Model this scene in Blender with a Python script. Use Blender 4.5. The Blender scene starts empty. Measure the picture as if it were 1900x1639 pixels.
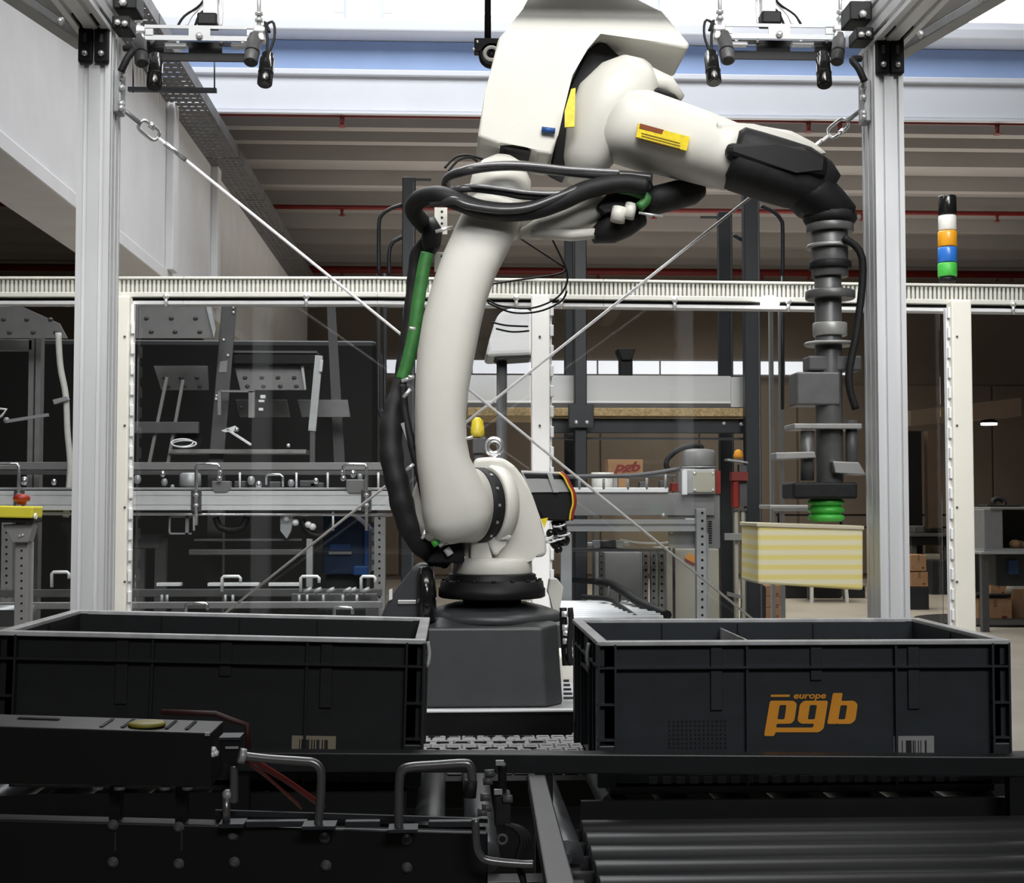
import bpy, bmesh, math, random
from mathutils import Vector, Matrix
random.seed(7)
PI = math.pi
C = bpy.context.scene.collection
# ------------------------------------------------------------------ camera
F = 2600.0
CAM = Vector((0, 0, 1.45))
psi = math.atan(115 / F); th = math.atan(120.5 / F)
FWD = Vector((math.sin(psi) * math.cos(th), math.cos(psi) * math.cos(th), math.sin(th)))
RGT = Vector((math.cos(psi), -math.sin(psi), 0))
UPV = RGT.cross(FWD)
cd = bpy.data.cameras.new('camera'); co = bpy.data.objects.new('camera', cd); C.objects.link(co)
cd.sensor_fit = 'HORIZONTAL'; cd.sensor_width = 36; cd.lens = 36 * F / 1900; cd.clip_end = 200; cd.clip_start = 0.05
R3 = Matrix((RGT, UPV, -FWD)).transposed()
co.matrix_world = Matrix.Translation(CAM) @ R3.to_4x4()
bpy.context.scene.camera = co
# ------------------------------------------------------------------ world, lights, exposure
S = bpy.context.scene
S.view_settings.view_transform = 'Standard'; S.view_settings.look = 'None'
S.view_settings.gamma = 1; S.view_settings.use_curve_mapping = False; S.view_settings.exposure = 0.0
w = bpy.data.worlds.new('sky'); S.world = w; w.use_nodes = True
w.node_tree.nodes['Background'].inputs[0].default_value = (0.75, 0.85, 1, 1)
w.node_tree.nodes['Background'].inputs[1].default_value = 1.0
def area(name, loc, target, sx, sy, power, col=(1, 1, 1), spread=PI):
    l = bpy.data.lights.new(name, 'AREA'); l.shape = 'RECTANGLE'; l.size = sx; l.size_y = sy
    l.energy = power; l.color = col; l.spread = spread
    o = bpy.data.objects.new(name, l); C.objects.link(o); o.location = loc
    o.rotation_euler = (Vector(target) - Vector(loc)).to_track_quat('-Z', 'Y').to_euler()
    return o
area('cell_lamp_above_frame', (0.3, 1.55, 3.5), (0.15, 3.15, 1.9), 3.4, 0.4, 16, (1, 0.985, 0.96), math.radians(95))
area('hall_lamp_in_front_of_cell', (0.0, -1.6, 5.2), (0.15, 3.4, 2.35), 2.6, 0.8, 8, (1, 0.99, 0.97), math.radians(30))
area('front_fill_light', (1.6, -3.6, 4.7), (0.5, 2.4, 1.3), 2.5, 1.0, 18, (0.97, 0.98, 1), math.radians(60))  # unseen fill added to lift the tote fronts from the camera side
area('fence_fill_light', (0.15, 3.42, 3.35), (0.2, 4.05, 1.5), 2.6, 0.3, 27, (1, 0.985, 0.96), math.radians(120))  # added light above the view, brightening the guard fence
area('hall_lamp_behind_fence', (0.3, 4.8, 6.0), (0.3, 5.2, 0.8), 5.0, 0.6, 56, (0.96, 0.98, 1))
area('hall_lamp_mid_bay', (-1.0, 9.5, 8.6), (0, 9.5, 0), 6, 3, 360, (0.95, 0.97, 1), math.radians(120))
area('hall_lamp_back_bay', (4.8, 21.0, 5.6), (4.9, 21, 0), 11, 5, 430, (1, 0.93, 0.82), math.radians(155))
area('ceiling_fill_light', (4.0, 19.5, 4.2), (4.0, 19.5, 9), 11, 7, 210, (1, 0.95, 0.88))  # added upward light without a fixture, brightens the roof deck
area('skylight_daylight', (0, 12.5, 8.8), (0, 15.6, 5.9), 12, 2, 400, (0.93, 0.96, 1))

# ------------------------------------------------------------------ helpers
def P(px, py, Y):
    d = FWD * F + RGT * (px - 950) + UPV * (819.5 - py)
    return CAM + d * (Y / d.y)
def mat(name, col, rough=0.5, metal=0.0, nz=0.0, scale=20, bump=0.0, emit=0, spec=0.5, stretch=None, trans=0):
    m = bpy.data.materials.new(name); m.use_nodes = True; nt = m.node_tree; b = nt.nodes['Principled BSDF']
    c4 = (*col, 1)
    b.inputs['Base Color'].default_value = c4; b.inputs['Roughness'].default_value = rough
    b.inputs['Metallic'].default_value = metal; b.inputs['Specular IOR Level'].default_value = spec
    if trans: b.inputs['Transmission Weight'].default_value = trans
    if emit:
        b.inputs['Emission Color'].default_value = c4; b.inputs['Emission Strength'].default_value = emit
    if nz or bump:
        tc = nt.nodes.new('ShaderNodeTexCoord'); mp = nt.nodes.new('ShaderNodeMapping'); n = nt.nodes.new('ShaderNodeTexNoise')
        n.inputs['Scale'].default_value = scale; n.inputs['Detail'].default_value = 5
        if stretch: mp.inputs['Scale'].default_value = stretch
        nt.links.new(tc.outputs['Object'], mp.inputs[0]); nt.links.new(mp.outputs[0], n.inputs['Vector'])
        if nz:
            r = nt.nodes.new('ShaderNodeValToRGB')
            r.color_ramp.elements[0].position = 0.3; r.color_ramp.elements[1].position = 0.7
            r.color_ramp.elements[0].color = (*[c * (1 - nz) for c in col], 1)
            r.color_ramp.elements[1].color = (*[min(1, c * (1 + nz)) for c in col], 1)
            nt.links.new(n.outputs['Fac'], r.inputs[0]); nt.links.new(r.outputs[0], b.inputs['Base Color'])
        if bump:
            bp = nt.nodes.new('ShaderNodeBump'); bp.inputs['Strength'].default_value = bump; bp.inputs['Distance'].default_value = 0.004
            nt.links.new(n.outputs['Fac'], bp.inputs['Height']); nt.links.new(bp.outputs[0], b.inputs['Normal'])
    return m
ALU = mat('brushed_aluminium', (0.84, 0.85, 0.865), 0.4, 0.15, 0.04, 25, 0, stretch=(1, 1, 0.15))
ALUD = mat('dull_aluminium', (0.40, 0.41, 0.42), 0.45, 0.35, 0.08, 30, stretch=(0.1, 1, 1))
ZINC = mat('galvanised_steel', (0.36, 0.37, 0.38), 0.4, 0.5, 0.15, 25)
CHROME = mat('chrome', (0.75, 0.76, 0.78), 0.18, 0.85, 0.03, 40)
BOLT = mat('bright_bolt', (0.8, 0.8, 0.8), 0.25, 0.6, 0.03, 40)
BLK = mat('black_paint', (0.007, 0.007, 0.0075), 0.5, 0, 0.2, 30, spec=.25)
BLKM = mat('matte_black_rubber', (0.013, 0.013, 0.0135), 0.6, 0, 0.25, 60, 0.2, spec=.3)
ANTH = mat('anthracite_steel', (0.021, 0.024, 0.028), 0.45, 0.1, 0.15, 15)
SHADE = mat('shaded_front_steel', (0.006, 0.0065, 0.007), 0.42, 0.2, 0.2, 18)  # near-black colour puts the fade to dark into the front steel
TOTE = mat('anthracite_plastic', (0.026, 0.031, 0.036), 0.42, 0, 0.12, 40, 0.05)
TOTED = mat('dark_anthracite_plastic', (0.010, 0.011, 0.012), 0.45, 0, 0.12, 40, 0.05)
ROBW = mat('robot_white_paint', (0.64, 0.63, 0.575), 0.42, 0, 0.03, 10, 0.02)
ROBB = mat('robot_base_grey', (0.045, 0.047, 0.05), 0.4, 0.05, 0.1, 25, 0.06)
CREAM = mat('cream_powder_coat', (0.85, 0.83, 0.75), 0.45, 0, 0.02, 10)
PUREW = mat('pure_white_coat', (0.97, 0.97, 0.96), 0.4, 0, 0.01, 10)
DUCT = mat('grey_duct_plastic', (0.62, 0.62, 0.57), 0.5, 0, 0.03, 20)
YEL = mat('yellow_plastic', (0.75, 0.58, 0.03), 0.4, 0, 0.06, 20)
YELL = mat('yellow_label', (0.80, 0.62, 0.02), 0.5, 0, 0.15, 90)
RED = mat('red_plastic', (0.26, 0.02, 0.012), 0.4, 0, 0.1, 20)
REDP = mat('red_sprinkler_paint', (0.16, 0.012, 0.01), 0.5, 0, 0.15, 5)
GRN = mat('green_sleeve', (0.035, 0.17, 0.035), 0.55, 0, 0.2, 50)
GRNB = mat('green_rubber', (0.06, 0.45, 0.06), 0.45, 0, 0.1, 50)
BLUE = mat('blue_plastic', (0.02, 0.09, 0.30), 0.4, 0, 0.1, 20)
BLUED = mat('dark_blue_paint', (0.012, 0.035, 0.10), 0.45, 0, 0.15, 8)
AMB = mat('amber_lens', (0.75, 0.33, 0.02), 0.25, 0, 0.05, 40)
CLR = mat('clear_white_lens', (0.75, 0.75, 0.70), 0.25, 0, 0.05, 40)
BLKG = mat('gloss_black', (0.01, 0.01, 0.01), 0.15, 0, 0.1, 20)
CARD = mat('brown_cardboard', (0.36, 0.20, 0.10), 0.8, 0, 0.12, 12, 0.1)
CARDD = mat('dark_cardboard', (0.22, 0.12, 0.06), 0.8, 0, 0.12, 12, 0.1)
OSB = mat('chipboard', (0.50, 0.36, 0.18), 0.8, 0, 0.35, 90, 0.2)
ORG = mat('orange_print', (0.85, 0.34, 0.02), 0.6, 0, 0.03, 80)
PRED = mat('red_brown_print', (0.20, 0.02, 0.015), 0.6, 0, 0.05, 80)
PAPER = mat('label_paper', (0.30, 0.30, 0.30), 0.7, 0, 0.05, 30)
PAPERY = mat('buff_label_paper', (0.22, 0.19, 0.13), 0.7, 0, 0.05, 30)
INK = mat('barcode_ink', (0.012, 0.012, 0.013), 0.7, 0, 0.05, 30)
GREY = mat('grey_machine_paint', (0.24, 0.24, 0.24), 0.5, 0.05, 0.08, 12)
GREYD = mat('dark_grey_paint', (0.09, 0.09, 0.092), 0.5, 0.1, 0.1, 12)
BEIGE = mat('beige_cabinet_paint', (0.42, 0.40, 0.33), 0.5, 0, 0.04, 8)
WHITE = mat('white_painted_concrete', (0.74, 0.74, 0.75), 0.7, 0, 0.04, 3, 0.05)
WHITEB = mat('white_beam_paint', (0.80, 0.82, 0.87), 0.6, 0, 0.02, 2)
BLUEF = mat('blue_fascia_paint', (0.38, 0.52, 0.82), 0.6, 0, 0.04, 2)
SKYL = mat('backlit_skylight_glass', (1, 1, 1), 0.4, 0, 0, emit=2.2)
STRIP = mat('backlit_window_glass', (0.9, 0.93, 1.0), 0.4, 0, 0, emit=0.85)
LAMP = mat('lit_led_tube', (1, 0.99, 0.95), 0.4, 0, 0, emit=6)
DECK = mat('roof_deck_paint', (0.27, 0.25, 0.235), 0.75, 0, 0.06, 1.2)
FLOORM = mat('sealed_concrete_floor', (0.42, 0.38, 0.32), 0.45, 0, 0.12, 1.5, 0.03)
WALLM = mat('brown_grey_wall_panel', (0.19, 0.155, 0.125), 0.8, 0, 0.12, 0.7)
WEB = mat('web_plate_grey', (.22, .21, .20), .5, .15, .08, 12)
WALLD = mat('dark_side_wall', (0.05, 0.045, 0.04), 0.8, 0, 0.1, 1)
BELT = mat('grey_belt_module', (0.34, 0.34, 0.345), 0.5, 0, 0.06, 50)
ROLL = mat('steel_roller', (0.10, 0.105, 0.11), 0.35, 0.55, 0.15, 20, stretch=(1, 0.2, 1))
ROLLD = mat('shaded_steel_roller', (0.024, 0.025, 0.026), 0.42, 0.3, 0.25, 14, stretch=(0.3, 1, 1))  # darkened roller steel; the fade at the front is in its colour
def glass_mat():
    m = bpy.data.materials.new('clear_guard_sheet'); m.use_nodes = True; nt = m.node_tree
    nt.nodes.remove(nt.nodes['Principled BSDF']); out = nt.nodes['Material Output']
    t = nt.nodes.new('ShaderNodeBsdfTransparent'); t.inputs[0].default_value = (0.93, 0.94, 0.94, 1)
    g = nt.nodes.new('ShaderNodeBsdfGlossy'); g.inputs['Roughness'].default_value = 0.03
    fr = nt.nodes.new('ShaderNodeFresnel'); fr.inputs['IOR'].default_value = 1.5
    mx = nt.nodes.new('ShaderNodeMixShader')
    nt.links.new(fr.outputs[0], mx.inputs[0]); nt.links.new(t.outputs[0], mx.inputs[1]); nt.links.new(g.outputs[0], mx.inputs[2])
    nt.links.new(mx.outputs[0], out.inputs[0]); return m
GLASS = glass_mat()
def carton_mat():
    m = mat('yellow_striped_print', (0.8, 0.7, 0.3), 0.6); nt = m.node_tree; b = nt.nodes['Principled BSDF']
    tc = nt.nodes.new('ShaderNodeTexCoord'); s = nt.nodes.new('ShaderNodeSeparateXYZ'); mm = nt.nodes.new('ShaderNodeMath'); mm.operation = 'MULTIPLY'
    mm.inputs[1].default_value = 2 * PI * 6.6 / 0.13; sn = nt.nodes.new('ShaderNodeMath'); sn.operation = 'SINE'
    r = nt.nodes.new('ShaderNodeValToRGB'); r.color_ramp.elements[0].position = 0.25; r.color_ramp.elements[1].position = 0.75
    r.color_ramp.elements[0].color = (0.88, 0.82, 0.56, 1); r.color_ramp.elements[1].color = (0.88, 0.75, 0.25, 1)
    m2 = nt.nodes.new('ShaderNodeMath'); m2.operation = 'MULTIPLY_ADD'; m2.inputs[1].default_value = 0.5; m2.inputs[2].default_value = 0.5
    L = nt.links.new
    L(tc.outputs['Object'], s.inputs[0]); L(s.outputs['Z'], mm.inputs[0]); L(mm.outputs[0], sn.inputs[0]); L(sn.outputs[0], m2.inputs[0]); L(m2.outputs[0], r.inputs[0]); L(r.outputs[0], b.inputs['Base Color'])
    return m
CARTON = carton_mat()

class B:
    def __init__(s): s.bm = bmesh.new()
    def _bev(s, vs, bev, seg=2):
        if bev:
            es = list({e for v in vs for e in v.link_edges})
            bmesh.ops.bevel(s.bm, geom=es, offset=bev, segments=seg, affect='EDGES', profile=0.5, clamp_overlap=True)
    def hexa(s, p, bev=0):
        v = [s.bm.verts.new(q) for q in p]
        for f in ((0, 1, 2, 3), (7, 6, 5, 4), (0, 4, 5, 1), (1, 5, 6, 2), (2, 6, 7, 3), (3, 7, 4, 0)):
            s.bm.faces.new([v[i] for i in f])
        s._bev(v, bev); return s
    def box(s, x0, x1, y0, y1, z0, z1, bev=0):
        return s.hexa([(x0, y0, z0), (x1, y0, z0), (x1, y0, z1), (x0, y0, z1), (x0, y1, z0), (x1, y1, z0), (x1, y1, z1), (x0, y1, z1)], bev)
    def pb(s, px0, py0, px1, py1, Y, d, bev=0):
        my = (py0 + py1) / 2; mx = (px0 + px1) / 2
        return s.box(P(px0, my, Y).x, P(px1, my, Y).x, Y, Y + d, P(mx, py1, Y).z, P(mx, py0, Y).z, bev)
    def prism(s, pts, Y0, Y1, bev=0, seg=2):
        a = [s.bm.verts.new(P(x, y, Y0)) for x, y in pts]
        b = [s.bm.verts.new(Vector((v.co.x, Y1, v.co.z))) for v in a]
        n = len(a)
        s.bm.faces.new(a); s.bm.faces.new(b[::-1])
        for i in range(n): s.bm.faces.new((a[i], b[i], b[(i + 1) % n], a[(i + 1) % n]))
        s._bev(a + b, bev, seg); return s
    def poly(s, pts, vec, bev=0):
        a = [s.bm.verts.new(Vector(p)) for p in pts]; b = [s.bm.verts.new(Vector(p) + Vector(vec)) for p in pts]; n = len(a)
        s.bm.faces.new(a); s.bm.faces.new(b[::-1])
        for i in range(n): s.bm.faces.new((a[i], b[i], b[(i + 1) % n], a[(i + 1) % n]))
        s._bev(a + b, bev); return s
    def bar(s, a, b, w, h, bev=0, up=Vector((0, 0, 1))):
        a = Vector(a); b = Vector(b); d = (b - a).normalized()
        if abs(d.dot(up)) > 0.97: up = Vector((0, 1, 0))
        r = d.cross(up).normalized() * (w / 2); u = r.cross(d).normalized() * (h / 2)
        return s.hexa([a - r - u, a + r - u, a + r + u, a - r + u, b - r - u, b + r - u, b + r + u, b - r + u], bev)
    def ring(s, c, u, v, n, e=2.0):
        vs = []
        for i in range(n):
            t = 2 * PI * i / n; ct, st = math.cos(t), math.sin(t)
            if e != 2.0:
                ct = math.copysign(abs(ct) ** (2 / e), ct); st = math.copysign(abs(st) ** (2 / e), st)
            vs.append(s.bm.verts.new(c + u * ct + v * st))
        return vs
    def skin(s, rings, cap=True, closed=False):
        n = len(rings[0]); m = len(rings)
        for k in range(m if closed else m - 1):
            a = rings[k]; b = rings[(k + 1) % m]
            for i in range(n):
                f = s.bm.faces.new((a[i], a[(i + 1) % n], b[(i + 1) % n], b[i])); f.smooth = True
        if cap and not closed:
            s.bm.faces.new(rings[0][::-1]); s.bm.faces.new(rings[-1])
        return s
    def cyl(s, a, b, r, r2=None, n=16):
        a = Vector(a); b = Vector(b); d = (b - a).normalized(); t = Vector((0, 0, 1)) if abs(d.z) < 0.9 else Vector((1, 0, 0))
        u = d.cross(t).normalized(); v = d.cross(u); r2 = r if r2 is None else r2
        return s.skin([s.ring(a, u * r, v * r, n), s.ring(b, u * r2, v * r2, n)])
    def lathe(s, c, d, prof, n=24):       # prof: (radius, distance along d)
        c = Vector(c); d = Vector(d).normalized(); t = Vector((0, 0, 1)) if abs(d.z) < 0.9 else Vector((1, 0, 0))
        u = d.cross(t).normalized(); v = d.cross(u)
        return s.skin([s.ring(c + d * z, u * r, v * r, n) for r, z in prof])
    def tube(s, pts, r, n=8, sub=0, closed=False, fn=None):
        pts = [Vector(p) for p in pts]
        if sub:
            q = []; m = len(pts); N = m if closed else m - 1
            for i in range(N):
                g = (lambda j: pts[j % m]) if closed else (lambda j: pts[max(0, min(m - 1, j))])
                p0, p1, p2, p3 = g(i - 1), g(i), g(i + 1), g(i + 2)
                for k in range(sub):
                    t = k / sub
                    q.append(0.5 * ((2 * p1) + (p2 - p0) * t + (2 * p0 - 5 * p1 + 4 * p2 - p3) * t * t + (3 * p1 - p0 - 3 * p2 + p3) * t ** 3))
            if not closed: q.append(pts[-1])
            pts = q
        m = len(pts); rings = []; prev = None
        for i, p in enumerate(pts):
            a = pts[(i - 1) % m] if (closed or i) else p; b = pts[(i + 1) % m] if (closed or i < m - 1) else p
            d = (b - a).normalized()
            if prev is None:
                t = Vector((0, 1, 0)) if abs(d.y) < 0.9 else Vector((1, 0, 0)); u = d.cross(t).normalized()
            else: u = (prev - d * prev.dot(d)).normalized()
            prev = u; v = d.cross(u); rr = r if fn is None else fn(i / (m - 1)) * r
            rings.append(s.ring(p, u * rr, v * rr, n))
        return s.skin(rings, closed=closed)
    def torus(s, c, u, v, r, n=8, m=28):
        c = Vector(c); return s.tube([c + u * math.cos(2 * PI * i / m) + v * math.sin(2 * PI * i / m) for i in range(m)], r, n, closed=True)
    def loft(s, secs, Y, n=28, e=2.6, k=1.0):     # secs: (px, py, halfwidth px, half depth m) ; section spans across the tangent
        pts = [P(a[0], a[1], Y + (a[4] if len(a) > 4 else 0)) for a in secs]; rings = []
        for i, a in enumerate(secs):
            d = (pts[min(i + 1, len(pts) - 1)] - pts[max(i - 1, 0)]).normalized()
            v = Vector((0, 1, 0)); u = d.cross(v).normalized(); v = u.cross(d).normalized()
            rings.append(s.ring(pts[i], u * a[2] * Y / F * k, v * a[3], n, e))
        return s.skin(rings)
    def sph(s, c, r, sz=1.0, n=14, m=8):
        c = Vector(c); rs = []
        for j in range(1, m):
            t = PI * j / m
            rs.append(s.ring(c + Vector((0, 0, -r * sz * math.cos(t))), Vector((r * math.sin(t), 0, 0)), Vector((0, r * math.sin(t), 0)), n))
        return s.skin(rs)
    def add(s, mesh, M):
        n0 = len(s.bm.verts); s.bm.from_mesh(mesh); s.bm.verts.ensure_lookup_table()
        for v in s.bm.verts[n0:]: v.co = M @ v.co
        return s
WL = {}
def mesh_of(b, m, name, shift=Vector((0, 0, 0)), smooth=None):
    bmesh.ops.recalc_face_normals(b.bm, faces=b.bm.faces)
    if shift.length: bmesh.ops.translate(b.bm, verts=b.bm.verts, vec=-shift)
    me = bpy.data.meshes.new(name); b.bm.to_mesh(me); b.bm.free(); me.materials.append(m)
    return me
def O(name, b, m, parent=None, label=None, cat=None, kind=None, group=None, local=False):
    if parent is not None: base = Vector((0, 0, 0)) if local else WL[parent.name]; loc = Vector((0, 0, 0)); wl = WL[parent.name]
    else:
        vs = [v.co for v in b.bm.verts]
        base = Vector(((min(v.x for v in vs) + max(v.x for v in vs)) / 2, (min(v.y for v in vs) + max(v.y for v in vs)) / 2, min(v.z for v in vs)))
        loc = base; wl = base
    o = bpy.data.objects.new(name, mesh_of(b, m, name, base)); C.objects.link(o)
    o.parent = parent; o.location = loc; WL[o.name] = Vector(wl)
    for k, v in (('label', label), ('category', cat), ('kind', kind), ('group', group)):
        if v: o[k] = v
    return o
def T(name, label, cat, loc, group=None, rot=(0, 0, 0)):
    o = bpy.data.objects.new(name, None); C.objects.link(o); o.location = loc; o.rotation_euler = rot; o.empty_display_size = 0.05
    o['label'] = label; o['category'] = cat
    if group: o['group'] = group
    WL[o.name] = Vector(loc); return o
def I(name, me, parent, wloc, rot=(0, 0, 0), local=False, scale=None):     # cheap copy sharing a mesh
    o = bpy.data.objects.new(name, me); C.objects.link(o); o.parent = parent
    o.location = Vector(wloc) - (Vector((0, 0, 0)) if (local or parent is None) else WL[parent.name]); o.rotation_euler = rot
    if scale: o.scale = scale
    WL[o.name] = Vector(wloc); return o
def ST(name, b, m, parent=None, **k): return O(name, b, m, parent, kind=None if parent else 'structure', **k)
def fz(px, Y): return Vector((P(px, 940, Y).x, Y, 0))       # floor point under a pixel column
_b = B(); _b.lathe((0, 0, 0), (0, -1, 0), [(0.0062, 0), (0.0062, 0.004), (0.004, 0.0065), (0.001, 0.007)], 8)
BOLTM = mesh_of(_b, BOLT, 'bolt')
def bolts(parent, pts, Y, sc=1.0, name='bolt'):
    for x, y in pts: I(name, BOLTM, parent, P(x, y, Y), scale=(sc, sc, sc))
def slot_profile(w, d, nx, ny, g=0.010, dep=0.008):
    pts = []
    def side(a, b, n):
        a = Vector(a); b = Vector(b); L = (b - a).length; u = (b - a) / L; nrm = Vector((-u.y, u.x))
        out = [a]
        for i in range(n):
            c = a + u * L * (i + 0.5) / n
            out += [c - u * g / 2, c - u * g / 2 + nrm * dep, c + u * g / 2 + nrm * dep, c + u * g / 2]
        return out
    h, k = w / 2, d / 2
    pts += side((-h, -k), (h, -k), nx); pts += side((h, -k), (h, k), ny); pts += side((h, k), (-h, k), nx); pts += side((-h, k), (-h, -k), ny)
    return pts
def vprofile(b, x, y, z0, z1, w, d, nx, ny, **k):
    b.poly([(x + p.x, y + p.y, z0) for p in slot_profile(w, d, nx, ny, **k)], (0, 0, z1 - z0)); return b
def text_mesh(s, size, shear=0.0, extrude=0.0005, bold=0.0, sx=1.0):
    cu = bpy.data.curves.new('t', 'FONT'); cu.body = s; cu.size = size; cu.shear = shear; cu.extrude = extrude; cu.offset = bold
    cu.align_x = 'CENTER'; cu.align_y = 'CENTER'
    o = bpy.data.objects.new('t', cu); C.objects.link(o); bpy.context.view_layer.update()
    me = bpy.data.meshes.new_from_object(o.evaluated_get(bpy.context.evaluated_depsgraph_get())); bpy.data.objects.remove(o)
    for v in me.vertices: v.co.x *= sx
    return me
def shape_mesh(loops, extrude=0.0005):
    cu = bpy.data.curves.new('t', 'CURVE'); cu.dimensions = '2D'; cu.fill_mode = 'BOTH'; cu.extrude = extrude
    for l in loops:
        sp = cu.splines.new('POLY'); sp.points.add(len(l) - 1); sp.use_cyclic_u = True
        for i, (x, y) in enumerate(l): sp.points[i].co = (x, y, 0, 1)
    o = bpy.data.objects.new('t', cu); C.objects.link(o); bpy.context.view_layer.update()
    me = bpy.data.meshes.new_from_object(o.evaluated_get(bpy.context.evaluated_depsgraph_get())); bpy.data.objects.remove(o); return me
def rnd(pts, r=12, k=4):      # round polygon corners
    out = []; n = len(pts)
    for i in range(n):
        a, b, c = Vector(pts[i - 1]), Vector(pts[i]), Vector(pts[(i + 1) % n])
        q = min(r, (a - b).length * 0.45, (c - b).length * 0.45)
        s, e = b + (a - b).normalized() * q, b + (c - b).normalized() * q
        for j in range(k + 1):
            t = j / k; out.append(tuple((1 - t) ** 2 * s + 2 * t * (1 - t) * b + t * t * e))
    return out
ZC = CAM.z
# =================================================================== SETTING
ST('floor', B().box(-13, 15, -5, 28, -0.2, 0), FLOORM)
wb = ST('wall_back', B().box(-13, 15, 28, 28.3, 0, 10), WALLM)
for i in range(14):       # broad cladding panels on the back wall
    x = -13 + 2 * i; ST('wall_panel', B().box(x + 0.02, x + 1.98, 27.94, 28.0, 0.1, 3.9, 0.01), WALLM, wb)
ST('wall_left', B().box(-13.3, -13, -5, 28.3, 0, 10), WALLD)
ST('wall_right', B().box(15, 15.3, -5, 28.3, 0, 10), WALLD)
ST('wall_front', B().box(-13, 15, -5.3, -5, 0, 10), WALLD)
# roof: high bay in front, low decked bay behind
ce = ST('ceiling', B().box(-13, 15, -5, 16.1, 10.0, 10.2).box(-13, 15, 16.0, 28.1, ZC + 4.95, ZC + 5.1), DECK)
ys = [ (ZC + 4.62 - ZC) * F / (940 - y) for y in (230, 257, 293, 340, 378, 418, 450, 470, 485, 505)] + [27.3]
for i, Y in enumerate(ys):
    ST('roof_rib', B().poly([(-13, Y, ZC + 4.95), (-13, Y + 0.04, ZC + 4.62), (-13, Y + 0.22, ZC + 4.62), (-13, Y + 0.26, ZC + 4.95)], (28, 0, 0)), DECK, ce)
    if i < len(ys) - 1: ST('roof_panel', B().box(-13, 15, Y + 0.3, ys[i + 1] - 0.04, ZC + 4.82, ZC + 4.95, 0.02), DECK, ce)
# white cross beam with blue fascia and clerestory windows above
tb = ST('trim_1', B().box(-3.0, 15, 15.5, 15.6, ZC + (940 - 200) / F * 15.5, ZC + (940 - 130) / F * 15.5, 0.01), WHITEB)
ST('flange', B().box(-3.0, 15, 15.44, 15.62, ZC + (940 - 130) / F * 15.4, ZC + (940 - 119) / F * 15.4, 0.01), WHITEB, tb)
ST('flange', B().box(-3.0, 15, 15.44, 15.62, ZC + (940 - 204) / F * 15.4, ZC + (940 - 199) / F * 15.4, 0.005), WHITEB, tb)
ST('trim_2', B().box(-13, 15, 15.95, 16.05, ZC + 4.9, ZC + (940 - 68) / F * 15.95), BLUEF)
ST('trim_3', B().box(-13, 15, 15.6, 16.1, ZC + (940 - 64) / F * 15.9, ZC + (940 - 42) / F * 15.9, 0.02), WHITEB)
zw0 = ZC + (940 - 40) / F * 15.9
for i, (a, b_) in enumerate(((-560, -130), (255, 640), (712, 1150), (1222, 1620), (1700, 2100))):
    x0, x1 = P(a, 0, 15.9).x, P(b_, 0, 15.9).x
    wn = ST('window_%d' % (i + 1), B().box(x0, x1, 15.82, 15.95, zw0, zw0 + 0.13, 0.01).box(x0, x0 + 0.12, 15.82, 15.95, zw0 + 0.13, 9.9, 0.01).box(x1 - 0.12, x1, 15.82, 15.95, zw0 + 0.13, 9.9, 0.01), WHITEB)
    ST('pane', B().box(x0 + 0.12, x1 - 0.12, 15.88, 15.92, zw0 + 0.13, 9.9), SKYL, wn)
ST('trim_4', B().box(-13, 15, 16.0, 16.15, ZC + 5.1, 10), WHITEB)
# strip window low in the back wall
x0, x1 = P(640, 680, 27.9).x, P(1570, 680, 27.9).x
w6 = ST('window_6', B().box(x0 - .05, x1 + .05, 27.86, 27.93, ZC + (940 - 668) / F * 27.9, ZC + (940 - 665) / F * 27.9).box(x0 - .05, x1 + .05, 27.86, 27.93, ZC + (940 - 696) / F * 27.9, ZC + (940 - 693) / F * 27.9), GREY)
for i in range(8):
    xa = x0 + (x1 - x0) * i / 8; ST('pane', B().box(xa + 0.02, xa + (x1 - x0) / 8 - 0.02, 27.88, 27.92, ZC + (940 - 693) / F * 27.9, ZC + (940 - 668) / F * 27.9), STRIP, w6)
# sprinkler pipes
for y, Y, lab in ((209.5, 15.53, 'red sprinkler pipe directly under the white cross beam'), (383, 21.2, 'red sprinkler pipe across the middle of the ribbed ceiling'), (500, 26.4, 'thick red sprinkler pipe lowest on ceiling, just above slotted duct')):
    z = ZC + (940 - y) / F * Y; r = 0.026 if Y < 16 else 0.035 if Y < 26 else 0.07
    t = T('sprinkler_pipe', lab, 'pipe', (0, Y, z), 'red sprinkler pipes')
    O('pipe', B().cyl((-12.9, Y, z), (14.9, Y, z), r, n=10), REDP, t)
    for q in range(9):
        x = P((235, 635, 1110, 1500, 1850)[q % 5], y, Y).x + (4 if q > 4 else 0) * 2
        if x < 14: O('sprinkler_head', B().cyl((x, Y, z), (x, Y, z - 0.12), 0.03, 0.02, 8).cyl((x, Y, z - 0.12), (x, Y, z - 0.13), 0.05, n=8), REDP, t)
# left girder
g = ST('trim_5', B().box(-3.15, -2.8, 4.5, 27.5, ZC + 2.32, ZC + 4.15), WHITE)
ST('flange', B().box(-3.26, -2.77, 4.5, 27.5, ZC + 2.2, ZC + 2.32, 0.01), WHITE, g)
for Y in (13.9, 16.5): ST('stiffener', B().box(-2.8, -2.72, Y - 0.12, Y + 0.12, ZC + 2.32, ZC + 4.15, 0.01), WHITE, g)
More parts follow.
